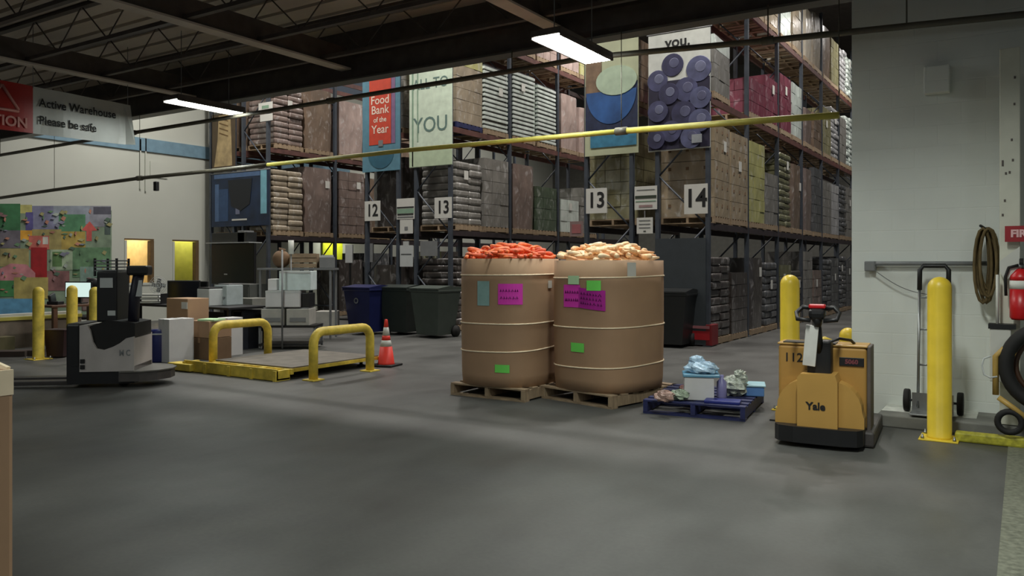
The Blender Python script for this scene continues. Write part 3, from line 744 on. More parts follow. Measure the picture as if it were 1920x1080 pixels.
fill('14', 2, [('cartons', 'grey', 1.05, 'white'), None, ('cartons', 'pink', .72), ('cartons', 'pink', 1.0), ('cartons', 'pink', 1.3), ('cartons', 'white', 1.3), ('gaylord', 'mauve', .9), ('cartons', 'brown', .95), ('cartons', 'khaki', 1.3), ('bags', 'silver', 1.5), ('cartons', 'grey', 1.4), ('bags', 'white', 1.6), ('cartons', 'silver', 1.4)])
fill('14', 3, [None, ('cartons', 'rose', 1.2), ('cartons', 'cream', 1.3), ('cartons', 'tan', 1.1), ('cartons', 'white', 1.2), ('cartons', 'tan', 1.3), ('gaylord', 'cream', 1.3), ('gaylord', 'tan', 1.45), ('gaylord', 'brown', 1.4), ('cartons', 'khaki', 1.3), ('bags', 'silver', 1.35), ('bags', 'white', 1.3), ('cartons', 'grey', 1.2)])
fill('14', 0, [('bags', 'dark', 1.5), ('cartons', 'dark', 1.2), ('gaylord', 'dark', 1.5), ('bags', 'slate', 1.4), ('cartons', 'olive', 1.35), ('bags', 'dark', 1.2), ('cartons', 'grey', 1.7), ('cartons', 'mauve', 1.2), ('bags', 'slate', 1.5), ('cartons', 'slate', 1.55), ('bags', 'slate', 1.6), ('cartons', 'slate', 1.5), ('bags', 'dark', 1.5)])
fill('13b', 1, [('cartons', 'khaki', 1.7), ('cartons', 'brown', 1.6)])
fill('13b', 2, [('cartons', 'brown', 1.2)])
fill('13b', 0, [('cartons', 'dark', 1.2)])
fill('13a', 1, [('bags', 'grey', 1.42), ('cartons', 'grey', 1.62), ('gaylord', 'mauve', 1.62), ('cartons', 'green', 1.15), ('cartons', 'white', .9), ('cartons', 'grey', 1.3)])
fill('13a', 2, [('cartons', 'tan', 1.55, 'yellow', M_bluep), ('flats', 'white', 1.5), ('flats', 'white', 1.62), ('flats', 'white', 1.5), ('gaylord', 'rose', 1.5), ('gaylord', 'rose', 1.3)])
fill('13a', 3, [None, ('cartons', 'dark', .6), ('cartons', 'mauve', .8), ('cartons', 'rose', .7), ('cartons', 'rose', .9), ('cartons', 'yellow', .8)])
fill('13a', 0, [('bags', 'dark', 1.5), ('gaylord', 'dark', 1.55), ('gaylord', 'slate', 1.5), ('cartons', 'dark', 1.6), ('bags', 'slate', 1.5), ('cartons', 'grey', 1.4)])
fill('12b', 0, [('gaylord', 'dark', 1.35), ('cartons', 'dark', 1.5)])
fill('12b', 1, [('gaylord', 'dark', 1.62)]); fill('12b', 2, [('cartons', 'grey', 1.4)]); 
fill('12a', 1, [('bags', 'tan', 1.62), ('gaylord', 'mauve', 1.8), ('cartons', 'mauve', 1.8), ('gaylord', 'brown', 1.7), ('gaylord', 'brown', 1.7)])
fill('12a', 2, [('bags', 'mauve', 1.5, ), ('gaylord', 'brown', 1.7), ('gaylord', 'rose', 1.55), ('gaylord', 'mauve', 1.55), ('gaylord', 'brown', 1.5)])
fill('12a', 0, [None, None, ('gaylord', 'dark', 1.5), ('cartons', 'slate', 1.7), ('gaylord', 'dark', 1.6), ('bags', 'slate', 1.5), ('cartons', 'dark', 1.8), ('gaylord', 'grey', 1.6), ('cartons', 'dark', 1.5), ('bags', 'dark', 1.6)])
fill('11', 1, [('gaylord', 'dark', 1.6)]); fill('11', 2, [('gaylord', 'brown', 1.5)])

# ------------------------------------------------------------------ signs and banners on the rack ends
SY = Y0-.053
def face(px0, py0, px1, py1, Yp=SY):
    xa, ta = onY(px0, Yp); xb, tb = onY(px1, Yp); tm = (ta+tb)/2; return xa, xb, zat(py1, tm), zat(py0, tm)
def numsign(txt, label, box):
    xa, xb, z0, z1 = face(*box); t = thing('aisle_sign', label, 'sign', ((xa+xb)/2, SY, (z0+z1)/2)); w, h = xb-xa, z1-z0
    MB().box((0, 0, 0), (w, .012, h), M_paper).build('board', t)
    MB().text(txt, h*.86, M_ink, (0, -.009, 0), X, Z, off=h*.018, sx=.92 if len(txt) < 3 else .8).build('numerals', t)
numsign('12', 'white aisle sign twelve under the red and teal banner', (684, 377, 713, 414))
numsign('13', 'white aisle sign thirteen under the pale YOU banner', (815, 370, 847, 409))
numsign('13', 'white aisle sign thirteen under the blue bowl banner', (1099, 353, 1138, 400))
numsign('14', 'white aisle sign fourteen under the blueberry banner', (1283, 345, 1327, 401))
def infosign(label, box, stripes, mt=M_paper):
    xa, xb, z0, z1 = face(*box); t = thing('notice_sign', label, 'sign', ((xa+xb)/2, SY, (z0+z1)/2)); w, h = xb-xa, z1-z0
    MB().box((0, 0, 0), (w, .012, h), mt).build('board', t)
    if 'small white' in label: MB().box((0, 0, h/2+.06), (.02, .006, .14), M_grey).build('hanging_strap', t)
    if stripes:
        m = MB()
        for v0, v1, sm, k in stripes: m.box((0, -.008, h/2-(v0+v1)/2*h), (w*k, .004, (v1-v0)*h), sm)
        m.build('printed_bands', t)
M_tealp = mat('faded_green_print', (130, 160, 136), .7)
infosign('white and green notice sign between numbers 12 and 13', (744, 372, 777, 411), [(.40, .46, M_ink, .95), (.5, .72, M_tealp, .95), (.74, .8, M_ink, .9), (.86, .92, M_grey, .9)])
infosign('white notice sign with dark band between numbers 13 and 14', (1190, 349, 1232, 393), [(.14, .17, M_grey, .8), (.40, .52, mat('dark_green_print', (50, 60, 46), .7), .95), (.62, .66, M_tealp, .9), (.8, .9, mat('dull_pink_print', (150, 124, 122), .7), .6)])
infosign('small white notice below the white and green sign', (750, 412, 774, 438), [(.5, .75, M_grey, .25)])
infosign('small white notice with grey lines below the dark banded sign', (1194, 408, 1224, 438), [(.15, .2, M_grey, .7), (.38, .43, M_grey, .7), (.6, .65, M_grey, .7), (.82, .88, M_ink, .15)])
infosign('blank white sheet on the slate panel at rack end 14', (1251, 447, 1296, 477), [])
infosign('olive sheet on the slate panel below the blank white sheet', (1265, 482, 1310, 500), [], mat('olive_sheet', (84, 84, 34), .7))
infosign('upper small pale square sign on the upright by the bread banner', (485, 192, 511, 211), [(.3, .6, M_tealp, .5)], M_paper)
infosign('lower small pale square sign on the upright by the bread banner', (488, 214, 511, 227), [], M_paper)
infosign('tall narrow grey sheet on the bin shelter under sign 12', (750, 460, 774, 500), [(.4, .43, M_ink, .8)], M_lgrey)
infosign('grey sheet hung under rack end 13', (788, 452, 820, 480), [], M_grey)
infosign('pink round print sheet hung on rack end 13', (1069, 415, 1093, 443), [(.2, .8, mat('dull_rose_print', (150, 90, 90), .7), .7)], mat('dull_rose_sheet', (130, 108, 104), .7))
def banner(label, box, mt):
    xa, xb, z0, z1 = face(*box); t = thing('rack_banner', label, 'banner', ((xa+xb)/2, SY, (z0+z1)/2)); w, h = xb-xa, z1-z0
    MB().box((0, 0, 0), (w, .012, h), mt).build('sheet', t); MB().tube([(-w/2-.03, 0, h/2), (w/2+.03, 0, h/2)], .015, M_grey, n=8).build('top_rod', t)
    return t, w, h
# red / teal
t, w, h = banner('red and teal banner reading Food Bank of the Year', (680, 128, 750, 321), mat('teal_banner', (86, 132, 150), .6))
m = MB(); m.box((-.02*w, -.009, h*.12), (w*.58, .004, h*.72), mat('orange_red_banner', (196, 64, 38), .6)); m.box((w*.33, -.009, h*.12), (w*.1, .004, h*.72), mat('violet_banner', (126, 96, 130), .6)); m.build('red_panel', t)
wt = mat('cream_lettering', (236, 214, 196), .6); m = MB()
for i, s_ in enumerate(('Food', 'Bank', 'of the', 'Year')): m.text(s_, h*(.115 if i != 2 else .07), wt, (-.02*w, -.014, h*(.19-.095*i)), X, Z, off=.003)
m.build('lettering', t)
m = MB(); m.prism([(.34*w*math.cos(a), -h*.33+.30*w*math.sin(a)) for a in [PI+PI*i/14 for i in range(15)]], -.012, -.009, mat('deep_teal_print', (40, 92, 112), .6), axis='y'); m.box((0, -.013, -.23*h), (w*.12, .004, .06*h), M_grey); m.build('printed_bowl', t)
# YOU
t, w, h = banner('pale green banner reading ALL TO YOU', (768, 118, 848, 312), mat('pale_green_banner', (206, 222, 200), .6))
gt = mat('grey_green_lettering', (96, 124, 116), .6); m = MB()
m.text('ALL TO', h*.145, gt, (0, -.009, h*.30), X, Z, off=.001, sx=.9); m.text('YOU', h*.21, gt, (0, -.009, -h*.1), X, Z, off=.003, sx=.95); m.text('YOUR', h*.145, gt, (0, -.009, h*.45), X, Z, off=.001, sx=.8) if False else None
m.build('lettering', t)
m = MB(); m.box((-w*.42, -.009, 0), (w*.03, .004, h*.98), M_tealp); m.box((-w*.3, -.009, .1*h), (w*.02, .004, h*.7), M_tealp); m.box((0, -.009, -h*.41), (w, .004, h*.17), mat('soft_green_print', (184, 202, 170), .6, var=.1)); m.build('printed_bands', t)
# blue bowl
t, w, h = banner('tall banner showing a deep blue bowl of pale soup', (1097, 60, 1197, 290), mat('soft_olive_banner', (176, 182, 150), .6, var=.2, scale=1.5))
R90 = Matrix.Rotation(PI/2, 4, 'X')
m = MB(); m.box((0, -.009, -h*.12), (w*.98, .004, h*.4), mat('shadow_navy_print', (36, 46, 74), .6, var=.3)); m.box((-w*.33, -.010, h*.16), (w*.3, .004, h*.34), mat('brown_blur_print', (120, 98, 76), .6, var=.3)); m.build('printed_background', t)
m = MB(); pts = [(w*.42*math.cos(a), h*.02+h*.27*math.sin(a)*1.0) for a in [PI+PI*i/20 for i in range(21)]]
m.prism([(x*1.12+.0*w, z) for x, z in pts], -.016, -.012, mat('cobalt_bowl_print', (42, 84, 140), .6, var=.5, scale=2), axis='y')
m.box((.04*w, -.013, -.37*h), (w*.86, .006, h*.13), mat('teal_saucer_print', (60, 126, 156), .6, var=.25)); m.build('printed_bowl', t)
m = MB(); m.prism([(x*.38*w+.1*w, z*.12*h+.1*h) for x, z in [(math.cos(a), math.sin(a)) for a in [2*PI*i/28 for i in range(28)]]], -.022, -.016, mat('pale_soup_print', (176, 196, 170), .6, var=.12), axis='y'); m.build('printed_soup', t)
# blueberries
t, w, h = banner('banner of dark blueberries under the word you', (1216, 58, 1332, 281), mat('off_white_banner', (206, 210, 202), .6))
m = MB(); m.text('you.', h*.13, M_ink, (-.02, -.009, h*.41), X, Z, off=.006); m.build('lettering', t)
mb2 = [mat('berry_print_a', (70, 72, 104), .6, var=.35, scale=5), mat('berry_print_b', (54, 54, 84), .6, var=.35, scale=5), mat('berry_print_c', (84, 88, 120), .6, var=.3, scale=5), mat('berry_bloom_a', (104, 108, 134), .6, var=.2), mat('berry_bloom_b', (86, 88, 116), .6, var=.2)]
m = MB(); m.box((0, -.009, -h*.2), (w*.99, .004, h*.58), mat('berry_shadow_print', (36, 34, 56), .6, var=.2)); m.build('printed_background', t)
m = MB(); lay = [(-.36, .10, .17), (-.1, .22, .18), (.4, .16, .2), (.12, .0, .19), (-.16, -.02, .17), (.42, -.08, .17), (-.34, -.16, .17), (.08, -.2, .2), (.38, -.27, .18), (-.12, -.34, .17), (-.38, -.4, .15), (.2, -.42, .17)]
for i, (u, v, r) in enumerate(lay):
    rr = r*w; cx_, cz_ = max(-w/2+rr*.9, min(w/2-rr*.9, u*w)), max(-h/2+rr, v*h)
    m.lathe([(rr, -.004-.001*i), (rr*.97, .002+.002*i), (.001, .004+.002*i)], mb2[i % 3], n=22, M=R90, c=(cx_, -.012, cz_), smooth=False)
    m.lathe([(rr*.5, .0), (rr*.4, .006+.002*i), (.001, .007+.002*i)], mb2[3+i % 2], n=16, M=R90, c=(cx_+rr*.15, -.013, cz_+rr*.15), smooth=False)
m.box((w*.3, -.045, -.42*h), (w*.16, .004, .07*h), mat('pale_tag_print', (150, 156, 160), .6)); m.build('printed_berries', t)
# bread banner and poster
t, w, h = banner('banner picturing brown bread loaves near the left wall', (398, 212, 441, 316), mat('dark_brown_banner', (84, 70, 50), .6))
m = MB(); m.prism([(-w*.2, h*.46), (w*.3, h*.46), (w*.34, h*.1), (w*.38, -h*.46), (-w*.4, -h*.46), (-w*.25, 0)], -.012, -.008, mat('bread_print', (176, 154, 112), .6, var=.3, scale=4), axis='y')
for i in range(4): m.box((.02, -.014, h*(.38-.09*i)), (w*.4, .004, .03), mat('crust_print', (110, 84, 50), .6), ry=.3)
m.build('printed_bread', t)
t, w, h = banner('dark blue poster with a pale teal right edge', (397, 322, 505, 424), mat('midnight_blue_print', (22, 40, 66), .5, var=.4, scale=2.5))
m = MB(); m.box((w*.41, -.009, .1*h), (w*.1, .004, h*.78), mat('pale_teal_print', (120, 176, 190), .6)); m.box((-w*.05, -.009, h*.44), (w*.8, .004, h*.08), mat('steel_blue_print', (78, 104, 140), .6)); m.box((-w*.40, -.009, -.05*h), (w*.07, .004, h*.7), mat('steel_blue_print', (78, 104, 140), .6))
m.box((-w*.28, -.010, -.1*h), (w*.16, .004, h*.6), mat('soft_navy_print', (50, 76, 112), .6)); m.prism([(-w*.2, h*.36), (w*.22, h*.36), (w*.18, -h*.1), (w*.02, -h*.22), (-w*.14, -h*.12)], -.016, -.012, mat('black_glass_print', (10, 16, 26), .4), axis='y')
m.box((0, -.013, -.38*h), (w*.26, .004, h*.03), M_paper); m.box((-w*.03, -.013, -.2*h), (w*.07, .004, h*.16), mat('lilac_grey_print', (110, 116, 140), .6)); m.build('printed_picture', t)

exec_marker = 0
# ------------------------------------------------------------------ yellow walkie pallet jack
b = flr(1532, 840)
JR = math.radians(4)
t = thing('pallet_jack', 'yellow electric pallet jack marked 112 with black handle', 'pallet jack', (b.x, b.y+.03, 0), JR)
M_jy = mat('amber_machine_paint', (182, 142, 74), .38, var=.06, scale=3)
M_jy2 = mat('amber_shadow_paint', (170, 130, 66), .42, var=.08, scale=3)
W = .70
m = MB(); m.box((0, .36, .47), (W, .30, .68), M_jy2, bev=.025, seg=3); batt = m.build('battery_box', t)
MB().box((0, .36, .818), (W+.012, .31, .018), M_jy, bev=.006).box((-.1, .30, .83), (.42, .18, .01), M_blk).build('top_lid', t)
m = MB(); prof = [(-.345, .17), (.345, .17), (.345, .25), (.33, .3)]+[(.33-.23*(1-math.cos(a)), .3+.24*math.sin(a)) for a in [PI/2*i/7 for i in range(1, 8)]]
prof += [(-x, z) for x, z in reversed(prof[2:])]
m.prism(prof, .04, .24, M_jy, axis='y')
m.build('motor_cover', t)
m = MB(); m.prism([(-.155, .17), (.155, .17), (.155, .54), (.135, .60), (-.13, .60), (-.155, .57)], -.05, .22, M_jy, axis='y')
nose = m.build('nose_cover', t)
MB().text('Yale', .085, M_ink, (-.01, -.054, .34), X, Z, off=.003).build('maker_lettering', nose)
MB().text('112', .105, M_ink, (-.225, .205, .70), X, Z, off=.001).build('number_lettering', batt)
m = MB(); m.box((.235, .205, .69), (.19, .012, .07), M_blk, bev=.003); npl = m.build('name_plate', batt); MB().text('5060', .05, mat('maroon_print', (120, 60, 66), .5), (.235, .197, .69), X, Z, off=.002).build('plate_lettering', t)
m = MB(); ps = [(-.34, .0), (-.30, -.06), (-.18, -.09), (.18, -.09), (.30, -.06), (.34, .0), (.35, .5), (-.35, .5)]
m.prism(ps, .04, .17, M_blk, axis='z'); m.build('bumper_skirt', t)
MB().box((-.37, .1, .17), (.06, .02, .014), M_blk).build('latch', t)
for s in (-1, 1):
    m = MB(); m.box((s*.2, 1.02, .065), (.19, 1.05, .05), M_grey if s > 0 else M_blk, bev=.01); m.build('fork', t)
    MB().lathe([(.04, -.06), (.04, .06)], M_blk2, n=16, c=(s*.2, 1.4, .04), M=Matrix.Rotation(PI/2, 4, 'Y')).build('fork_wheel', t)
MB().box((W/2-.02, .62, .07), (.16, .95, .13), mat('dark_grey_step', (70, 66, 64), .5, var=.2), bev=.02).build('load_wheel_arm', t)
MB().box((W/2+.015, .37, .42), (.03, .3, .8), M_joist, bev=.006).build('side_rail', t, label='dark steel side rail')
MB().lathe([(.11, -.04), (.11, .04)], M_blk2, n=24, c=(0, .1, .11), M=Matrix.Rotation(PI/2, 4, 'Y')).build('drive_wheel', t)
m = MB(); m.box((0, .13, .72), (.19, .14, .30), M_blk, bev=.02); m.build('tiller_base', t)
m = MB(); m.tube([(0, .1, .75), (-.01, -.01, 1.04)], .035, M_blk, n=12); till = m.build('tiller_arm', t)
MB().box((-.055, .0, .83), (.10, .03, .34), mat('white_warning_label', (214, 214, 208), .5), rx=.12, ry=.10, bev=.004).build('warning_label', till)
m = MB(); ph = Vector((0, -.03, 1.10))
m.box((ph.x, ph.y, ph.z), (.13, .12, .09), M_blk, bev=.03, rx=.3); m.tube([(0, -.02, .99), (0, -.03, 1.08)], [.03, .05], M_blk)
chead = m.build('control_head', t)
for s in (-1, 1):
    MB().tube([(s*.05, -.0, 1.14), (s*.12, .02, 1.145), (s*.165, .0, 1.10), (s*.15, -.06, 1.05), (s*.05, -.07, 1.04)], .019, M_blk, n=10).build('grip_loop', chead)
MB().box((0, -.03, 1.155), (.13, .07, .035), M_red, bev=.012).build('belly_button', chead, label='red reversing switch')
MB().tube([(.04, .16, .84), (.14, .2, .88), (.22, .3, .86), (.24, .36, .83)], .012, M_blk, n=8).build('power_cable', t)

# ------------------------------------------------------------------ wall fittings on the right
def wpt(px, py, y): 
    x, tt = onY(px, y); return Vector((x, y, zat(py, tt)))
t = thing('wall_conduit', 'dark grey horizontal conduit pipe fixed to the white block wall', 'pipe', (0, 0, 0))
MB().tube([wpt(1630, 494, 8.62), wpt(1880, 494, 8.62)], .022, M_grey).build('pipe', t)
q = wpt(1632, 499, 8.64); MB().box(q, (.1, .1, .1), M_grey, bev=.01).build('junction_box', t)
m = MB(); a = wpt(1640, 507, 8.6); b2 = wpt(1745, 553, 8.6); m.tube([a.lerp(b2, i/10)-Z*.05*math.sin(PI*i/10) for i in range(11)], .004, M_grey, n=5); m.build('cable', t)
q = wpt(1758, 40, 8.66)
tag(MB().box(wpt(1757, 150, 8.64), (.22, .12, .26), M_block, bev=.01).build('wall_box'), 'square white painted box high on the block wall', 'box')
# hand truck leaning on the wall
q = wpt(1745, 772, 8.35); t = thing('hand_truck', 'silver hand truck leaning on the white wall behind the bollard', 'hand truck', (q.x+.02, 8.28, .115), 0)
LN = Matrix.Rotation(-.13, 4, 'X')
def hp(x, y, z): return LN @ Vector((x, y, z))
for s in (-1, 1): MB().tube([hp(s*.12, 0, .05), hp(s*.12, 0, 1.2)], .013, M_steel).build('rail', t)
MB().tube([hp(-.12, 0, 1.15), hp(-.12, 0, 1.34), hp(-.09, 0, 1.38), hp(.09, 0, 1.38), hp(.12, 0, 1.34), hp(.12, 0, 1.15)], .022, M_blk).build('handle', t)
for z in (.15, .45, .78, 1.08): MB().tube([hp(-.12, 0, z), hp(.12, 0, z)], .009, M_steel, n=8).build('cross_bar', t)
MB().box((0, -.1, .02), (.34, .24, .015), M_steel, bev=.003).box((0, .01, .1), (.34, .012, .18), M_steel).build('toe_plate', t)
for s in (-1, 1): MB().lathe([(.1, -.025), (.105, -.015), (.105, .015), (.1, .025)], M_blk2, n=24, c=(s*.22, .09, .105), M=Matrix.Rotation(PI/2, 4, 'Y')).build('wheel', t)
MB().tube([(-.22, .09, .105), (.22, .09, .105)], .012, M_steel, n=8).build('axle', t)
# rope coil
t = thing('rope_coil', 'bundle of brown straps hanging from the conduit by the white column', 'rope', (0, 0, 0)); M_rope = mat('olive_brown_webbing', (96, 80, 48), .8, var=.3, scale=14)
for k in range(7):
    r0 = random.Random(k); a = wpt(1848+r0.uniform(-7, 7), 428, 8.40+.025*k); wd = r0.uniform(.035, .075); L = r0.uniform(.55, .72)
    pts = [a+Vector((wd*math.cos(q_), .01*math.sin(3*q_), -L/2+L/2*math.sin(q_))) for q_ in [2*PI*i/16 for i in range(16)]]
    MB().tube(pts, .014, M_rope, n=6, closed=True).build('strap_loop', t)
MB().tube([wpt(1838, 423, 8.4), wpt(1866, 440, 8.62)], .012, M_blk, n=6).build('hook', t)
# white steel column with bolt holes
cx0, tt0 = onY(1874, 8.1); cx1, _ = onY(1913, 8.1)
M_colw = mat('cream_column_paint', (208, 208, 192), .5, var=.05)
m = MB(); zt = zat(92, tt0); m.box(((cx0+cx1)/2, 8.13, (zt+.115)/2), (cx1-cx0, .06, zt-.115), M_colw, bev=.006); m.box((cx0+.03, 8.4, zt/2), (.03, .5, zt-.24), M_colw)
for px, py in ((1880, 306), (1899, 300), (1886, 325), (1893, 323), (1884, 376), (1880, 403), (1902, 195), (1903, 145), (1897, 262)): m.box(wpt(px, py, 8.098), (.014, .01, .02 if py != 306 else .05), M_joist)
m.build('trim_30', **S)
t = thing('fire_extinguisher_sign', 'red sign with white lettering on the white column', 'sign', (0, 0, 0))
a, b2 = wpt(1884, 424, 8.02), wpt(1936, 453, 8.02)
MB().box((a+b2)/2, (b2.x-a.x, .02, a.z-b2.z), mat('sign_red', (150, 26, 34), .45)).build('board', t)
MB().text('FIRE', .085, mat('pink_white_lettering', (226, 180, 180), .5), ((a.x+b2.x)/2+.02, 8.005, (a.z+b2.z)/2), X, Z, off=.004).build('lettering', t)
q = wpt(1915, 600, 7.95); t = thing('fire_extinguisher', 'red fire extinguisher with white band mounted below the red sign', 'fire extinguisher', (q.x, 7.97, q.z))
MB().lathe([(.07, 0), (.085, .02), (.085, .26)], M_red, n=24).lathe([(.085, .33), (.08, .37), (.04, .42), (.025, .43)], M_red, n=24).build('cylinder', t)
MB().lathe([(.086, .26), (.086, .33)], M_paper, n=24).build('paper_band', t)
MB().lathe([(.022, .43), (.022, .47)], M_steel, n=12).box((.0, -.02, .49), (.03, .12, .02), M_blk, rx=.3).build('valve_lever', t)
MB().tube([(-.02, 0, .46), (-.09, 0, .44), (-.115, 0, .36), (-.11, 0, .2)], .012, M_blk2, n=8).build('hose', t)
MB().box((.0, .09, .3), (.05, .03, .3), M_steel).build('wall_bracket', t)
# slanted white bracket and thin white pole, white box
t = thing('wall_cabinet', 'white metal box with thin white conduit beside the yellow hose cart', 'cabinet', (0, 0, 0))
a, b2 = wpt(1856, 615, 7.98), wpt(1896, 716, 7.98); MB().box((a+b2)/2, (b2.x-a.x, .14, a.z-b2.z), M_white, bev=.008).build('body', t)
MB().box((a.x+.09, 7.98, a.z+.02), (.2, .16, .04), M_blk).build('top_cap', t)
MB().tube([wpt(1870, 612, 7.98), wpt(1870, 515, 7.98)], .012, M_white, n=8).build('riser_pipe', t)
MB().prism([(wpt(1874, 508, 8)[0], wpt(1874, 508, 8)[2]), (wpt(1874, 490, 8)[0], wpt(1874, 490, 8)[2]), (wpt(1912, 462, 8)[0], wpt(1912, 462, 8)[2]), (wpt(1912, 500, 8)[0], wpt(1912, 500, 8)[2]), (wpt(1885, 528, 8)[0], wpt(1885, 528, 8)[2])], 7.99, 8.05, M_white, axis='y').build('gusset', t)
# hose reel cart at the right edge
c = wpt(1974, 690, 7.7); t = thing('hose_reel_cart', 'yellow framed hose reel cart with black coil at the right edge', 'hose reel', (c.x, 7.7, 0))
cz = c.z
MB().tube([(.32*math.cos(a), 0, cz+.32*math.sin(a)) for a in [2*PI*i/36 for i in range(36)]], .055, M_blk2, n=12, closed=True).build('hose_coil', t)
MB().tube([(.25*math.cos(a), .06, cz+.25*math.sin(a)) for a in [2*PI*i/36 for i in range(36)]], .022, mat('brown_reel_rim', (60, 38, 24), .5), n=8, closed=True).build('reel_rim', t)
MB().lathe([(.14, -.06), (.14, .06)], mat('grey_green_hub', (150, 152, 138), .5, var=.2), n=24, c=(-.05, .02, cz), M=R90).build('hub', t)
m = MB(); my = mat('dull_ochre_paint', (176, 144, 74), .5, var=.15)
a = c-Vector((c.x, 7.7, 0))
def cp(px, py, dy=0): v = wpt(px, py, 7.7+dy); return (v.x-c.x, dy, v.z)
m.tube([cp(1867, 740), cp(1867, 668), cp(1880, 655), cp(1905, 664)], .024, my, n=8); m.tube([cp(1872, 745), cp(1900, 765), cp(1935, 792)], .022, my, n=8); m.build('frame', t)
MB().tube([cp(1858, 668, -.02), cp(1845, 672, -.02), cp(1841, 685, -.02), cp(1845, 702, -.02), cp(1856, 708, -.02), cp(1870, 706, -.02)], .008, M_lgrey, n=6).build('looped_cable', t)
wz = .11
MB().tube([(cp(1893, 780)[0]+.085*math.cos(a), .0, wz+.098+.085*math.sin(a)) for a in [2*PI*i/20 for i in range(20)]], .025, M_blk2, n=8, closed=True).build('wheel', t)
MB().tube([(cp(1893, 780)[0]+.5+.085*math.cos(a), .0, wz+.098+.085*math.sin(a)) for a in [2*PI*i/20 for i in range(20)]], .025, M_blk2, n=8, closed=True).build('wheel', t)
# yellow wheel stop
a, b2 = flr(1790, 828), flr(1925, 838)
tag(MB().box(((a.x+b2.x)/2+.3, a.y+.06, .04), (b2.x-a.x+.6, .11, .08), mat('marked_yellow_rubber', (170, 164, 50), .6, var=.35, scale=25), bev=.015).build('wheel_stop'), 'low yellow wheel stop bar on the floor right of the bollard', 'wheel stop')

# ------------------------------------------------------------------ near left carton
t = thing('bulk_carton', 'brown carton cropped by the left edge in the foreground', 'carton', (-3.895, 1.12, 0))
MB().box((0, 0, .54), (1.0, 1.0, 1.08), M_card, bev=.02).build('body', t)
m = MB()
m.prism([(-.48, 1.05), (.48, 1.05), (.49, 1.09), (.3, 1.12), (.1, 1.10), (-.2, 1.13), (-.48, 1.1)], .475, .49, M_strap, axis='y'); m.box((.497, 0, 1.03), (.012, .99, .1), M_strap); m.build('torn_flap', t, label='pale torn top edge')

# ------------------------------------------------------------------ rider pallet truck (left)
cpx = atT(208, 700, 10.0); RR = math.radians(40)
t = thing('rider_truck', 'white and black rider pallet truck with forks pointing left', 'pallet truck', (cpx.x, cpx.y, 0), RR)
t.scale = (.74, .92, 1)
M_rw = mat('dirty_white_panel', (176, 170, 166), .4, var=.12, scale=3)
m = MB(); m.prism([(-.52, .05), (.52, .05), (.52, .26), (-.52, .26)], -.36, .36, M_blk, axis='y'); m.build('chassis', t)
m = MB(); pr = [(-.32, .2), (.52, .2), (.52, .62), (.40, .60), (.30, .54), (.2, .50), (.05, .46), (-.06, .48), (-.12, .56), (-.16, .70), (-.2, .76), (-.32, .76)]
m.prism(pr, -.38, .38, M_rw, axis='y'); m.build('body_panel', t)
m = MB(); pr = [(-.2, .74), (-.16, .68), (-.12, .54), (-.06, .46), (.05, .44), (.2, .48), (.30, .52), (.52, .6), (.52, .78), (.1, .82)]
m.prism(pr, -.34, .34, M_blk2, axis='y'); m.build('seat_well', t)
m = MB(); m.box((-.44, 0, .42), (.22, .68, .72), M_blk, bev=.03); m.build('battery_case', t)
MB().box((-.27, -.39, .33), (.07, .01, .05), M_blk).box((-.27, -.39, .26), (.07, .01, .05), M_blk).build('vent_slots', t)
MB().text('M C', .1, M_grey, (.38, -.383, .42), X, Z, off=.003).build('side_emblem', t)
m = MB(); pp = [(.3, -.42), (.62, -.42), (.86, -.3), (1.0, -.1), (1.0, .1), (.86, .3), (.62, .42), (.3, .42)]
m.prism(pp, .08, .2, mat('dark_grey_step', (70, 66, 64), .5, var=.2), axis='z'); m.build('rider_step', t)
MB().prism([(u*1.03, v*1.03) for u, v in pp], .19, .205, M_lpipe, axis='z').build('step_edge', t)
for s in (-1, 1): MB().box((-1.05, s*.2, .06), (1.15, .17, .05), mat('dark_fork_steel', (56, 52, 50), .45, var=.2), bev=.008).build('fork', t)
m = MB(); m.box((.04, 0, 1.1), (.32, .5, .62), M_blk, bev=.02); m.build('mast_housing', t)
m = MB()
for z in (1.42, 1.46, 1.50, 1.54): m.box((.02, 0, z), (.34, .5, .015), M_grey)
for s in (-1, 1): m.box((.02+s*.17, -.23, 1.46), (.03, .03, .22), M_blk); m.box((.02+s*.17, .23, 1.46), (.03, .03, .22), M_blk)
m.build('backrest_grille', t)
MB().box((.04, -.256, 1.27), (.2, .01, .12), M_lgrey).build('paper_label', t); MB().box((.12, -.256, .90), (.12, .01, .06), M_lgrey).build('lower_label', t)
MB().tube([(.40, -.1, .75), (.42, -.1, 1.1), (.50, -.1, 1.42)], .085, mat('dark_navy_vinyl', (30, 30, 44), .5), n=10).build('steering_column', t)
MB().box((.50, -.1, 1.42), (.34, .24, .12), M_blk, bev=.03).build('control_head', t); MB().prism([(.48, 1.1), (.58, 1.1), (.58, 1.3), (.53, 1.3)], -.21, -.2, M_lgrey, axis='y').build('pennant_tag', t)
MB().lathe([(.1, -.04), (.1, .04)], M_blk2, n=20, c=(.3, -.2, .1), M=Matrix.Rotation(PI/2, 4, 'X')).build('wheel', t)

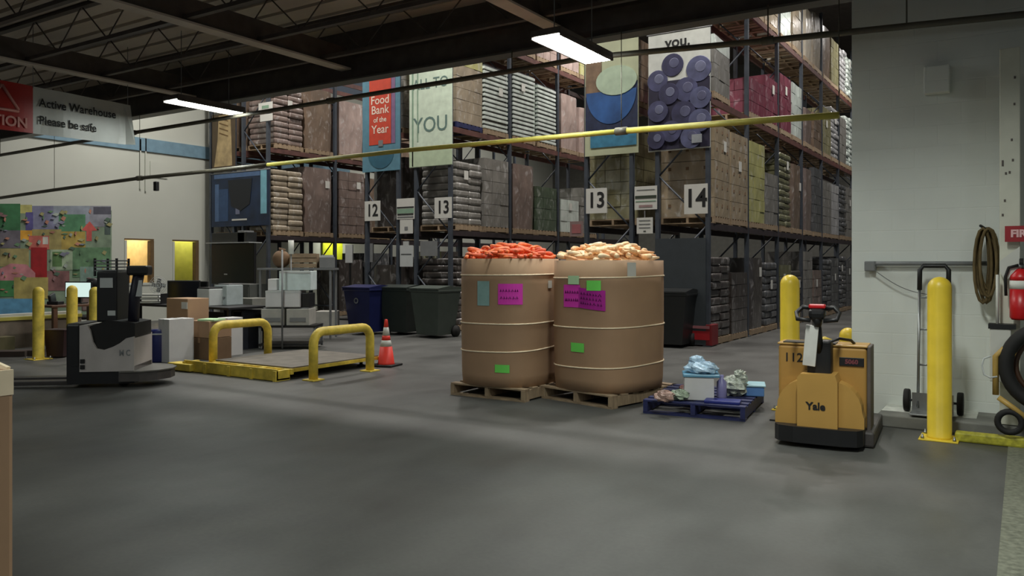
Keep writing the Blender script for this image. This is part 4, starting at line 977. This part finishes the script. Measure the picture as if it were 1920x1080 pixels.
# ------------------------------------------------------------------ office clutter, left and middle
def boxat(name, label, cat, px, py, w, d, h, mt, z=0, rz=0, bev=.006, group=None, tape=None):
    p = flr(px, py, z)   # px,py: nearest bottom corner (max x, min y)
    t = thing(name, label, cat, (p.x-w/2, p.y+d/2, z), rz, group)
    MB().box((0, 0, h/2), (w, d, h), mt, bev=bev).build('body', t)
    if tape: MB().box((0, 0, h+.002), (w, .05, .003), tape).box((0, -d/2-.002, h-.04), (.05, .003, .08), tape).build('tape', t)
    return t
tw = boxat('carton', 'tall white carton standing right of the rider truck', 'box', 317, 681, .27, .43, .66, M_wpl, tape=M_lgrey)
b = flr(281, 680); t = thing('drum', 'slim deep blue drum behind the rider truck step', 'drum', (b.x, b.y+.15, 0))
MB().lathe([(.12, 0), (.125, .02), (.125, .46), (.11, .5)], M_blue, n=22).build('body', t); MB().lathe([(.13, .42), (.13, .44)], M_lgrey, n=22).build('ring_clamp', t)
t1 = boxat('carton', 'brown carton on the floor between the two white cartons', 'box', 392, 676, .5, .42, .34, M_card2, tape=M_card)
boxat('carton', 'open brown carton stacked on the floor carton by the hoop', 'box', 394, 676-0, .5, .40, .2, M_card, z=.345) if False else None
p = t1.location
t = thing('carton', 'brown carton on top of the floor carton with green paper', 'box', (p.x, p.y, .345)); MB().box((0, 0, .13), (.5, .42, .26), M_card, bev=.006).build('body', t)
MB().box((.1, -.05, .275), (.3, .3, .03), M_pgrn, rz=.3, bev=.004).build('green_sheet', t, label='pale green paper sheet')
boxat('carton', 'narrow white carton beside the left yellow hoop', 'box', 427, 668, .26, .3, .62, M_wpl)
# desk with printers
def desk(label, x0, x1, y0, y1, h, top, legs=M_blk):
    t = thing('desk', label, 'desk', ((x0+x1)/2, (y0+y1)/2, 0)); w, d = x1-x0, y1-y0
    MB().box((0, 0, h-.02), (w, d, .04), top, bev=.005).build('desktop', t)
    for sx in (-1, 1):
        for sy in (-1, 1): MB().box((sx*(w/2-.05), sy*(d/2-.05), (h-.04)/2), (.05, .05, h-.04), legs).build('leg', t)
    MB().box((0, d/2-.03, h*.6), (w-.1, .02, .3), legs).build('modesty_panel', t)
    return t
pd = atT(385, 580, 14.0)
desk('long black topped desk carrying the printers and monitors', pd.x-1.9, pd.x+.75, pd.y-.1, pd.y+.75, .76, M_blk)
DZ = .76
def onT(px, t): a, b = ray(px); return a*t, b*t
def put(name, label, cat, px, t_, w, d, h, mt, z=DZ, rz=0, bev=.01):
    x, y = onT(px, t_); o = thing(name, label, cat, (x, y, z), rz); MB().box((0, 0, h/2), (w, d, h), mt, bev=bev).build('body', o); return o
o = put('printer', 'left white printer on the long black desk', 'printer', 397, 14.3, .34, .36, .30, M_lgrey); MB().box((0, -.02, .31), (.3, .3, .03), M_blk, bev=.005).build('paper_feed', o); MB().box((0, -.185, .1), (.26, .02, .03), M_grey).build('output_slot', o)
o = put('printer', 'right pale grey printer on the long black desk', 'printer', 429, 14.5, .34, .36, .36, mat('bluish_grey_plastic', (168, 178, 178), .45)); MB().box((0, .02, .37), (.3, .28, .03), M_grey, bev=.005).build('paper_feed', o); MB().box((0, -.185, .14), (.26, .02, .03), M_grey).build('output_slot', o)
o = put('carton', 'brown carton with white label on the desk end', 'box', 352, 13.2, .56, .4, .36, M_card, z=.60-.02); MB().box((.2, -.203, .25), (.15, .006, .11), M_paper).build('shipping_label', o)
pl = o.location; o2 = thing('side_table', 'low table under the brown carton with white label', 'table', (pl.x, pl.y, 0)); MB().box((0, 0, .56), (.6, .44, .04), M_blk).build('table_top', o2)
for sx in (-1, 1):
    for sy in (-1, 1): MB().box((sx*.26, sy*.18, .27), (.04, .04, .54), M_blk).build('leg', o2)
def monitor(label, px, t_, w, h, z, rz=TH, scr=None, name='monitor'):
    x, y = onT(px, t_); o = thing(name, label, 'monitor', (x, y, z), rz)
    MB().box((0, 0, .1+h/2), (w, .04, h), M_blk, bev=.008).build('bezel', o)
    MB().box((0, -.0215, .1+h/2), (w-.04, .004, h-.04), scr or mat('dark_glass', (14, 14, 18), .15)).build('screen', o)
    MB().box((0, .02, .06), (.05, .03, .12), M_blk).build('stand', o); MB().box((0, 0, .01), (.24, .18, .02), M_blk, bev=.004).build('foot', o)
    return o
monitor('dark monitor on the desk under the yellow window', 345, 14.6, .58, .34, .76, TH+.1)
monitor('small dark monitor at the right end of the black desk', 376, 14.9, .40, .32, .76, TH-.5)
M_scr = bpy.data.materials.new('lit_screen'); M_scr.use_nodes = True; N = M_scr.node_tree.nodes['Principled BSDF']
N.inputs['Base Color'].default_value = (.02, .02, .02, 1); N.inputs['Emission Color'].default_value = (.78, 1, .92, 1); N.inputs['Emission Strength'].default_value = .85
x_, y_ = onT(140, 15.0); x2_, y2_ = onT(92, 13.6)
td = thing('desk', 'small brown topped desk behind the left yellow bollards', 'desk', (-14.45, 7.88, 0), PI/2)
MB().box((0, 0, .76), (1.05, .6, .04), mat('brown_laminate', (96, 66, 48), .5), bev=.005).build('desktop', td)
for sx in (-1, 1):
    for sy in (-1, 1): MB().box((sx*.45, sy*.25, .37), (.07, .07, .74), mat('brown_laminate', (96, 66, 48), .5)).build('leg', td)
monitor('brightly lit monitor behind the left yellow bollards', 148, 14.58, .52, .30, .78, TH-.1, M_scr)
x_, y_ = onT(104, 14.2); t = thing('telephone', 'black desk phone left of the bright monitor', 'telephone', (x_, y_, .78), TH)
MB().box((0, 0, .03), (.2, .2, .06), M_blk, bev=.01).build('base', t); MB().box((-.06, 0, .11), (.05, .18, .16), M_blk, bev=.015, rx=.3).build('handset', t)
x_, y_ = onT(112, 12.9); t = thing('waste_bin', 'dark maroon waste bin under the brown desk', 'bin', (x_, y_, 0), TH)
MB().prism([(-.13, .02), (.13, .02), (.15, .44), (-.17, .44)], -.14, .14, mat('dark_maroon_plastic', (40, 16, 18), .5), axis='y').build('body', t); MB().box((-.01, 0, .44), (.34, .30, .025), mat('dark_maroon_plastic', (40, 16, 18), .5), bev=.006).build('rim', t)
x_, y_ = onT(176, 15.6); t = thing('office_chair', 'black office chair behind the bollard by the bright monitor', 'chair', (x_, y_, 0), TH+.5)
MB().box((0, 0, .47), (.46, .46, .08), M_blk, bev=.03).build('seat', t); MB().box((0, .22, .8), (.42, .06, .46), mat('pinkish_grey_fabric', (150, 128, 122), .8), bev=.03).build('backrest', t)
MB().ball((0, .2, 1.12), .13, M_blk, (1.1, .5, .8)).build('headrest', t); MB().tube([(0, .22, 1.0), (0, .22, 1.1)], .02, M_blk).build('headrest_stem', t); MB().tube([(0, 0, .1), (0, 0, .44)], .03, M_blk).build('gas_column', t)
MB().tube([(0, .2, .45), (0, .25, .62)], .025, M_blk).build('back_support', t)
for k in range(5):
    a = k*2*PI/5; MB().tube([(0, 0, .1), (.28*math.cos(a), .28*math.sin(a), .06)], .018, M_blk, n=8).build('leg', t); MB().ball((.28*math.cos(a), .28*math.sin(a), .03), .03, M_blk).build('caster', t)
# wire trays / papers left of desk
x_, y_ = onT(283, 14.9); t = thing('letter_tray', 'stack of grey letter trays with white papers on the desk', 'tray', (x_, y_, .76), TH)
for i in range(3):
    MB().box((0, 0, .02+i*.07), (.5, .3, .012), M_grey).build('tray_shelf', t); MB().box((.01, -.01, .035+i*.07), (.44, .26, .015), M_paper).build('paper_pile', t)
for s in (-1, 1): MB().box((s*.25, 0, .09), (.012, .3, .2), M_blk).build('side_panel', t)
x_, y_ = onT(298, 15.1); t = thing('desk_fan', 'small pale desk fan left of the dark monitor', 'fan', (x_, y_, .76), TH)
MB().lathe([(.1, 0), (.1, .02), (.02, .03), (.02, .2)], M_lgrey, n=20).build('base', t)
m = MB(); 
for r_ in (.05, .09, .13, .165): m.tube([(r_*math.cos(a), -.04, .34+r_*math.sin(a)) for a in [2*PI*i/24 for i in range(24)]], .005, M_lgrey, n=5, closed=True)
for i in range(12): a = PI*i/6; m.tube([(0, -.05, .34), (.165*math.cos(a), -.02, .34+.165*math.sin(a))], .003, M_lgrey, n=4)
m.build('guard', t)
m = MB()
for k in range(4): a = k*PI/2; m.box((.07*math.cos(a), 0, .34+.07*math.sin(a)), (.12, .01, .07), M_grey, ry=-a+.3)
m.build('blades', t); MB().lathe([(.05, 0), (.05, .1)], M_lgrey, n=14, c=(0, .1, .34), M=R90).build('motor', t)
# dark open shelf unit behind left hoop
x_, y_ = onT(454, 14.3); t = thing('shelf_unit', 'low dark shelf unit with grid shelves behind the left hoop', 'shelf', (x_, y_, 0), 0)
MB().box((0, .2, .34), (.5, .02, .68), M_blk2).build('back_panel', t)
for z in (.05, .25, .46, .67): MB().box((0, 0, z), (.5, .4, .025), mat('dark_slate_shelf', (40, 44, 52), .5)).build('shelf', t)
for s in (-1, 0, 1): MB().box((s*.24, 0, .34), (.025, .4, .68), mat('dark_slate_shelf', (40, 44, 52), .5)).build('side_panel', t)
p = Vector(onT(470, 15.6)); o = thing('carton', 'pale grey carton behind the dark shelf unit', 'box', (p.x, p.y, 0), 0); MB().box((0, 0, .42), (.7, .5, .84), mat('pale_concrete_grey', (128, 128, 120), .7)).build('body', o)
p = Vector(onT(440, 15.6)); o = thing('cabinet', 'grey two door steel cabinet in the shade beside the rack post', 'cabinet', (p.x-.35, p.y+.5, 0), 0)
MB().box((0, 0, .55), (.9, .45, 1.1), mat('dim_grey_steel', (82, 84, 80), .5), bev=.01).build('body', o)
for s in (-1, 1): MB().box((s*.22, -.235, .55), (.42, .02, 1.0), mat('dim_grey_steel', (82, 84, 80), .5)).build('door', o)
# large black screen on a stand
xa, ta = onY(398, 13.2); xb, tb = onY(479, 13.2); z1, z0 = zat(457, ta), zat(532, ta)
t = thing('display_screen', 'large black display screen on a stand below the blue poster', 'screen', ((xa+xb)/2, 13.2, 0), 0)
MB().box((0, 0, (z0+z1)/2), (xb-xa, .06, z1-z0), M_blk, bev=.01).build('bezel', t); MB().box((0, -.032, (z0+z1)/2), (xb-xa-.06, .004, z1-z0-.06), mat('dark_screen', (18, 20, 18), .3)).build('screen', t)
for s in (-1, 1): MB().box((s*.3, .05, z0/2), (.06, .05, z0), M_blk).box((s*.3, 0, .02), (.08, .6, .04), M_blk).build('leg', t)
MB().box((-.25, -.04, z0+.25), (.12, .01, .03), M_lgrey).build('badge', t)
# gear above screen: projector box
t = thing('equipment_box', 'small dark equipment box and pale carton above the black screen', 'box', ((xa+xb)/2, 13.3, z1+.0), 0)
MB().box((-.1, 0, .14), (xb-xa-.3, .3, .26), M_bk, bev=.01).build('body', t); MB().box((.35, 0, .16), (.26, .3, .3), M_grey, bev=.01).build('pale_carton', t); MB().box((0, -.1, .01), (xb-xa, .4, .02), M_lgrey).build('shelf_edge', t)
# work cart with white boxes and pole
p = Vector(onT(540, 14.3)); t = thing('work_cart', 'black work cart under the stack of white boxes', 'cart', (p.x, p.y, 0), TH)
MB().box((.05, .05, .40), (1.0, .6, .04), M_blk).build('tray', t); MB().box((.05, .05, .08), (1.0, .6, .04), M_blk).build('tray', t)
for sx in (-.43, .53):
    for sy in (-.22, .32): MB().box((sx, sy, .22), (.04, .04, .4), M_grey).build('leg', t)
MB().tube([(-.02, -.29, .02), (-.02, -.29, 1.75)], .016, M_grey, n=8).build('pole', t)
MB().tube([(.0, .2, 1.68), (.0, .2, 1.93)], .05, M_white, n=10).build('pole_cap', t, label='white cylinder at the top')
MB().tube([(.0, .2, .4), (.0, .2, 1.7)], .012, M_grey, n=6).build('cap_pole', t)
def cpt(lx, ly, z): v = Vector((lx, ly, 0)); v.rotate(Euler((0, 0, TH))); return (p.x+v.x, p.y+v.y, z)
def cbox(name, label, cat, lx, ly, z, w, d, h, mt, det=None):
    o = thing(name, label, cat, cpt(lx, ly, z), TH); MB().box((0, 0, h/2), (w, d, h), mt, bev=.008).build('body', o)
    if det == 'printer': MB().box((0, -d/2-.004, h*.35), (w*.7, .01, h*.25), M_grey).build('output_slot', o); MB().box((0, 0, h+.01), (w*.9, d*.8, .02), M_grey, bev=.004).build('cover', o)
    if det == 'flap': MB().box((0, -d/2-.003, h-.02), (w*.98, .006, .04), M_lgrey).build('flap', o)
    return o
cbox('printer', 'off white printer at the bottom left of the work cart', 'printer', -.20, .0, .42, .40, .5, .29, mat('warm_grey_plastic', (166, 164, 156), .5), 'printer')
cbox('printer', 'off white printer at the bottom right of the work cart', 'printer', .24, .0, .42, .40, .5, .29, mat('warm_grey_plastic', (166, 164, 156), .5), 'printer')
cbox('carton', 'left white carton in the middle of the white stack', 'box', -.19, -.02, .74, .28, .45, .29, M_wpl, 'flap')
cbox('carton', 'right white carton in the middle of the white stack', 'box', .13, -.02, .74, .29, .45, .29, M_wpl, 'flap')
cbox('carton', 'small black carton between the white boxes on the cart', 'box', .36, .02, .735, .14, .4, .25, M_blk)
cbox('carton', 'wide white carton at the top of the white stack', 'box', .17, .05, 1.035, .56, .45, .34, mat('cool_white_card', (200, 214, 212), .6), 'flap')
cbox('carton', 'small white carton at the top left of the white stack', 'box', -.24, .02, 1.035, .16, .3, .2, M_wpl)
q = flr(606, 628); o = thing('carton', 'pale grey carton standing right of the work cart', 'box', (q.x, q.y+.2, 0), TH); MB().box((-.05, 0, .33), (.42, .4, .34), mat('warm_grey_plastic', (166, 164, 156), .5), bev=.01).build('body', o); MB().box((-.05, 0, .08), (.46, .44, .16), M_blk, bev=.01).build('plinth', o)
# brown bagged goods behind the white stack on a table
p2 = Vector(onT(560, 16.2)); o = thing('table', 'tall table with goods behind the white stack', 'table', (p2.x, p2.y, 0), TH); MB().box((0, 0, 1.40), (1.5, .6, .04), M_grey).build('table_top', o)
for sx in (-1, 1):
    for sy in (-1, 1): MB().box((sx*.7, sy*.25, .69), (.04, .04, 1.38), M_grey).build('leg', o)
def b2pt(lx, z): v = Vector((lx, 0, 0)); v.rotate(Euler((0, 0, TH))); return (p2.x+v.x, p2.y+v.y, z)
for k, (lx, w, h, mt, lb) in enumerate(((-.35, .36, .36, M_card2, 'brown sack on the tall table behind the white stack'), (.12, .52, .30, M_wood, 'tan crate on the tall table behind the white stack'), (.58, .3, .22, M_grey, 'grey box at the right end of the tall table'))):
    o = thing(('sack', 'crate', 'box')[k], lb, ('sack', 'crate', 'box')[k], b2pt(lx, 1.42), TH+.1*k)
    m = MB()
    if k == 0: m.ball((0, 0, h/2), h/2, mt, (w/h, .9, 1.0), 16, 10); m.tube([(0, 0, h*.9), (.02, 0, h*1.1)], [.05, .07], mt)
    elif k == 1:
        for i in range(3): m.box((0, -.18, .05+i*.1), (w, .015, .08), mt); m.box((0, .18, .05+i*.1), (w, .015, .08), mt)
        for s in (-1, 1): m.box((s*w/2, 0, .14), (.02, .36, .28), mt)
        m.box((0, 0, .2), (w-.04, .33, .16), M_wood)
    else: m.box((0, 0, h/2), (w, .35, h), mt, bev=.01); m.box((0, 0, h+.02), (w*.8, .3, .04), M_lgrey)
    m.build('body', o)
# floor items at far left
p = flr(-10, 668); o = thing('timber_stack', 'dark low timber pieces on the floor by the low wall', 'timber', (p.x+.1, p.y, 0), math.radians(40)); 
for i in range(3): MB().box((.1*i, .1*i-.05, .045), (.9, .08, .09), mat('dark_timber', (58, 46, 40), .8)).build('timber', o)
p = flr(0, 655)+Vector((.15, -.1, 0)); o = thing('carton', 'small olive carton by the low wall at the left edge', 'box', (p.x, p.y+.05, 0), 0); MB().box((0, 0, .12), (.4, .26, .24), mat('olive_card', (96, 90, 62), .8), bev=.005).build('body', o)
# bright scraps and funnel shape under rack 12/13
for k, (px, py, w, h, lb, mt) in enumerate(((655, 476, .26, .48, 'tall pale panel leaning under the rack left of the bins', M_lgrey), (692, 474, .3, .5, 'grey brown panel standing behind the navy bin', M_grey), (762, 470, .2, .5, 'narrow pale panel behind the black bin', M_lgrey))):
    a, b2 = onT(px, 21.5); o = thing('panel', lb, 'panel', (a, b2, 0), 0); z_ = zat(py, 21.5)
    MB().box((0, 0, z_), (w, .04, h), mt).build('board', o); MB().box((0, .03, (z_)/2), (.05, .03, z_), M_blk).build('stand', o); MB().box((0, 0, .02), (.4, .4, .04), M_blk).build('foot', o)
for px, t_, lb, sc in ((720, 16.2, 'silver scoop lying on the black wheeled bin lid', 1.0), (790, 16.1, 'silver scoop lying on the grey green wheeled bin lid', .6)):
    pass
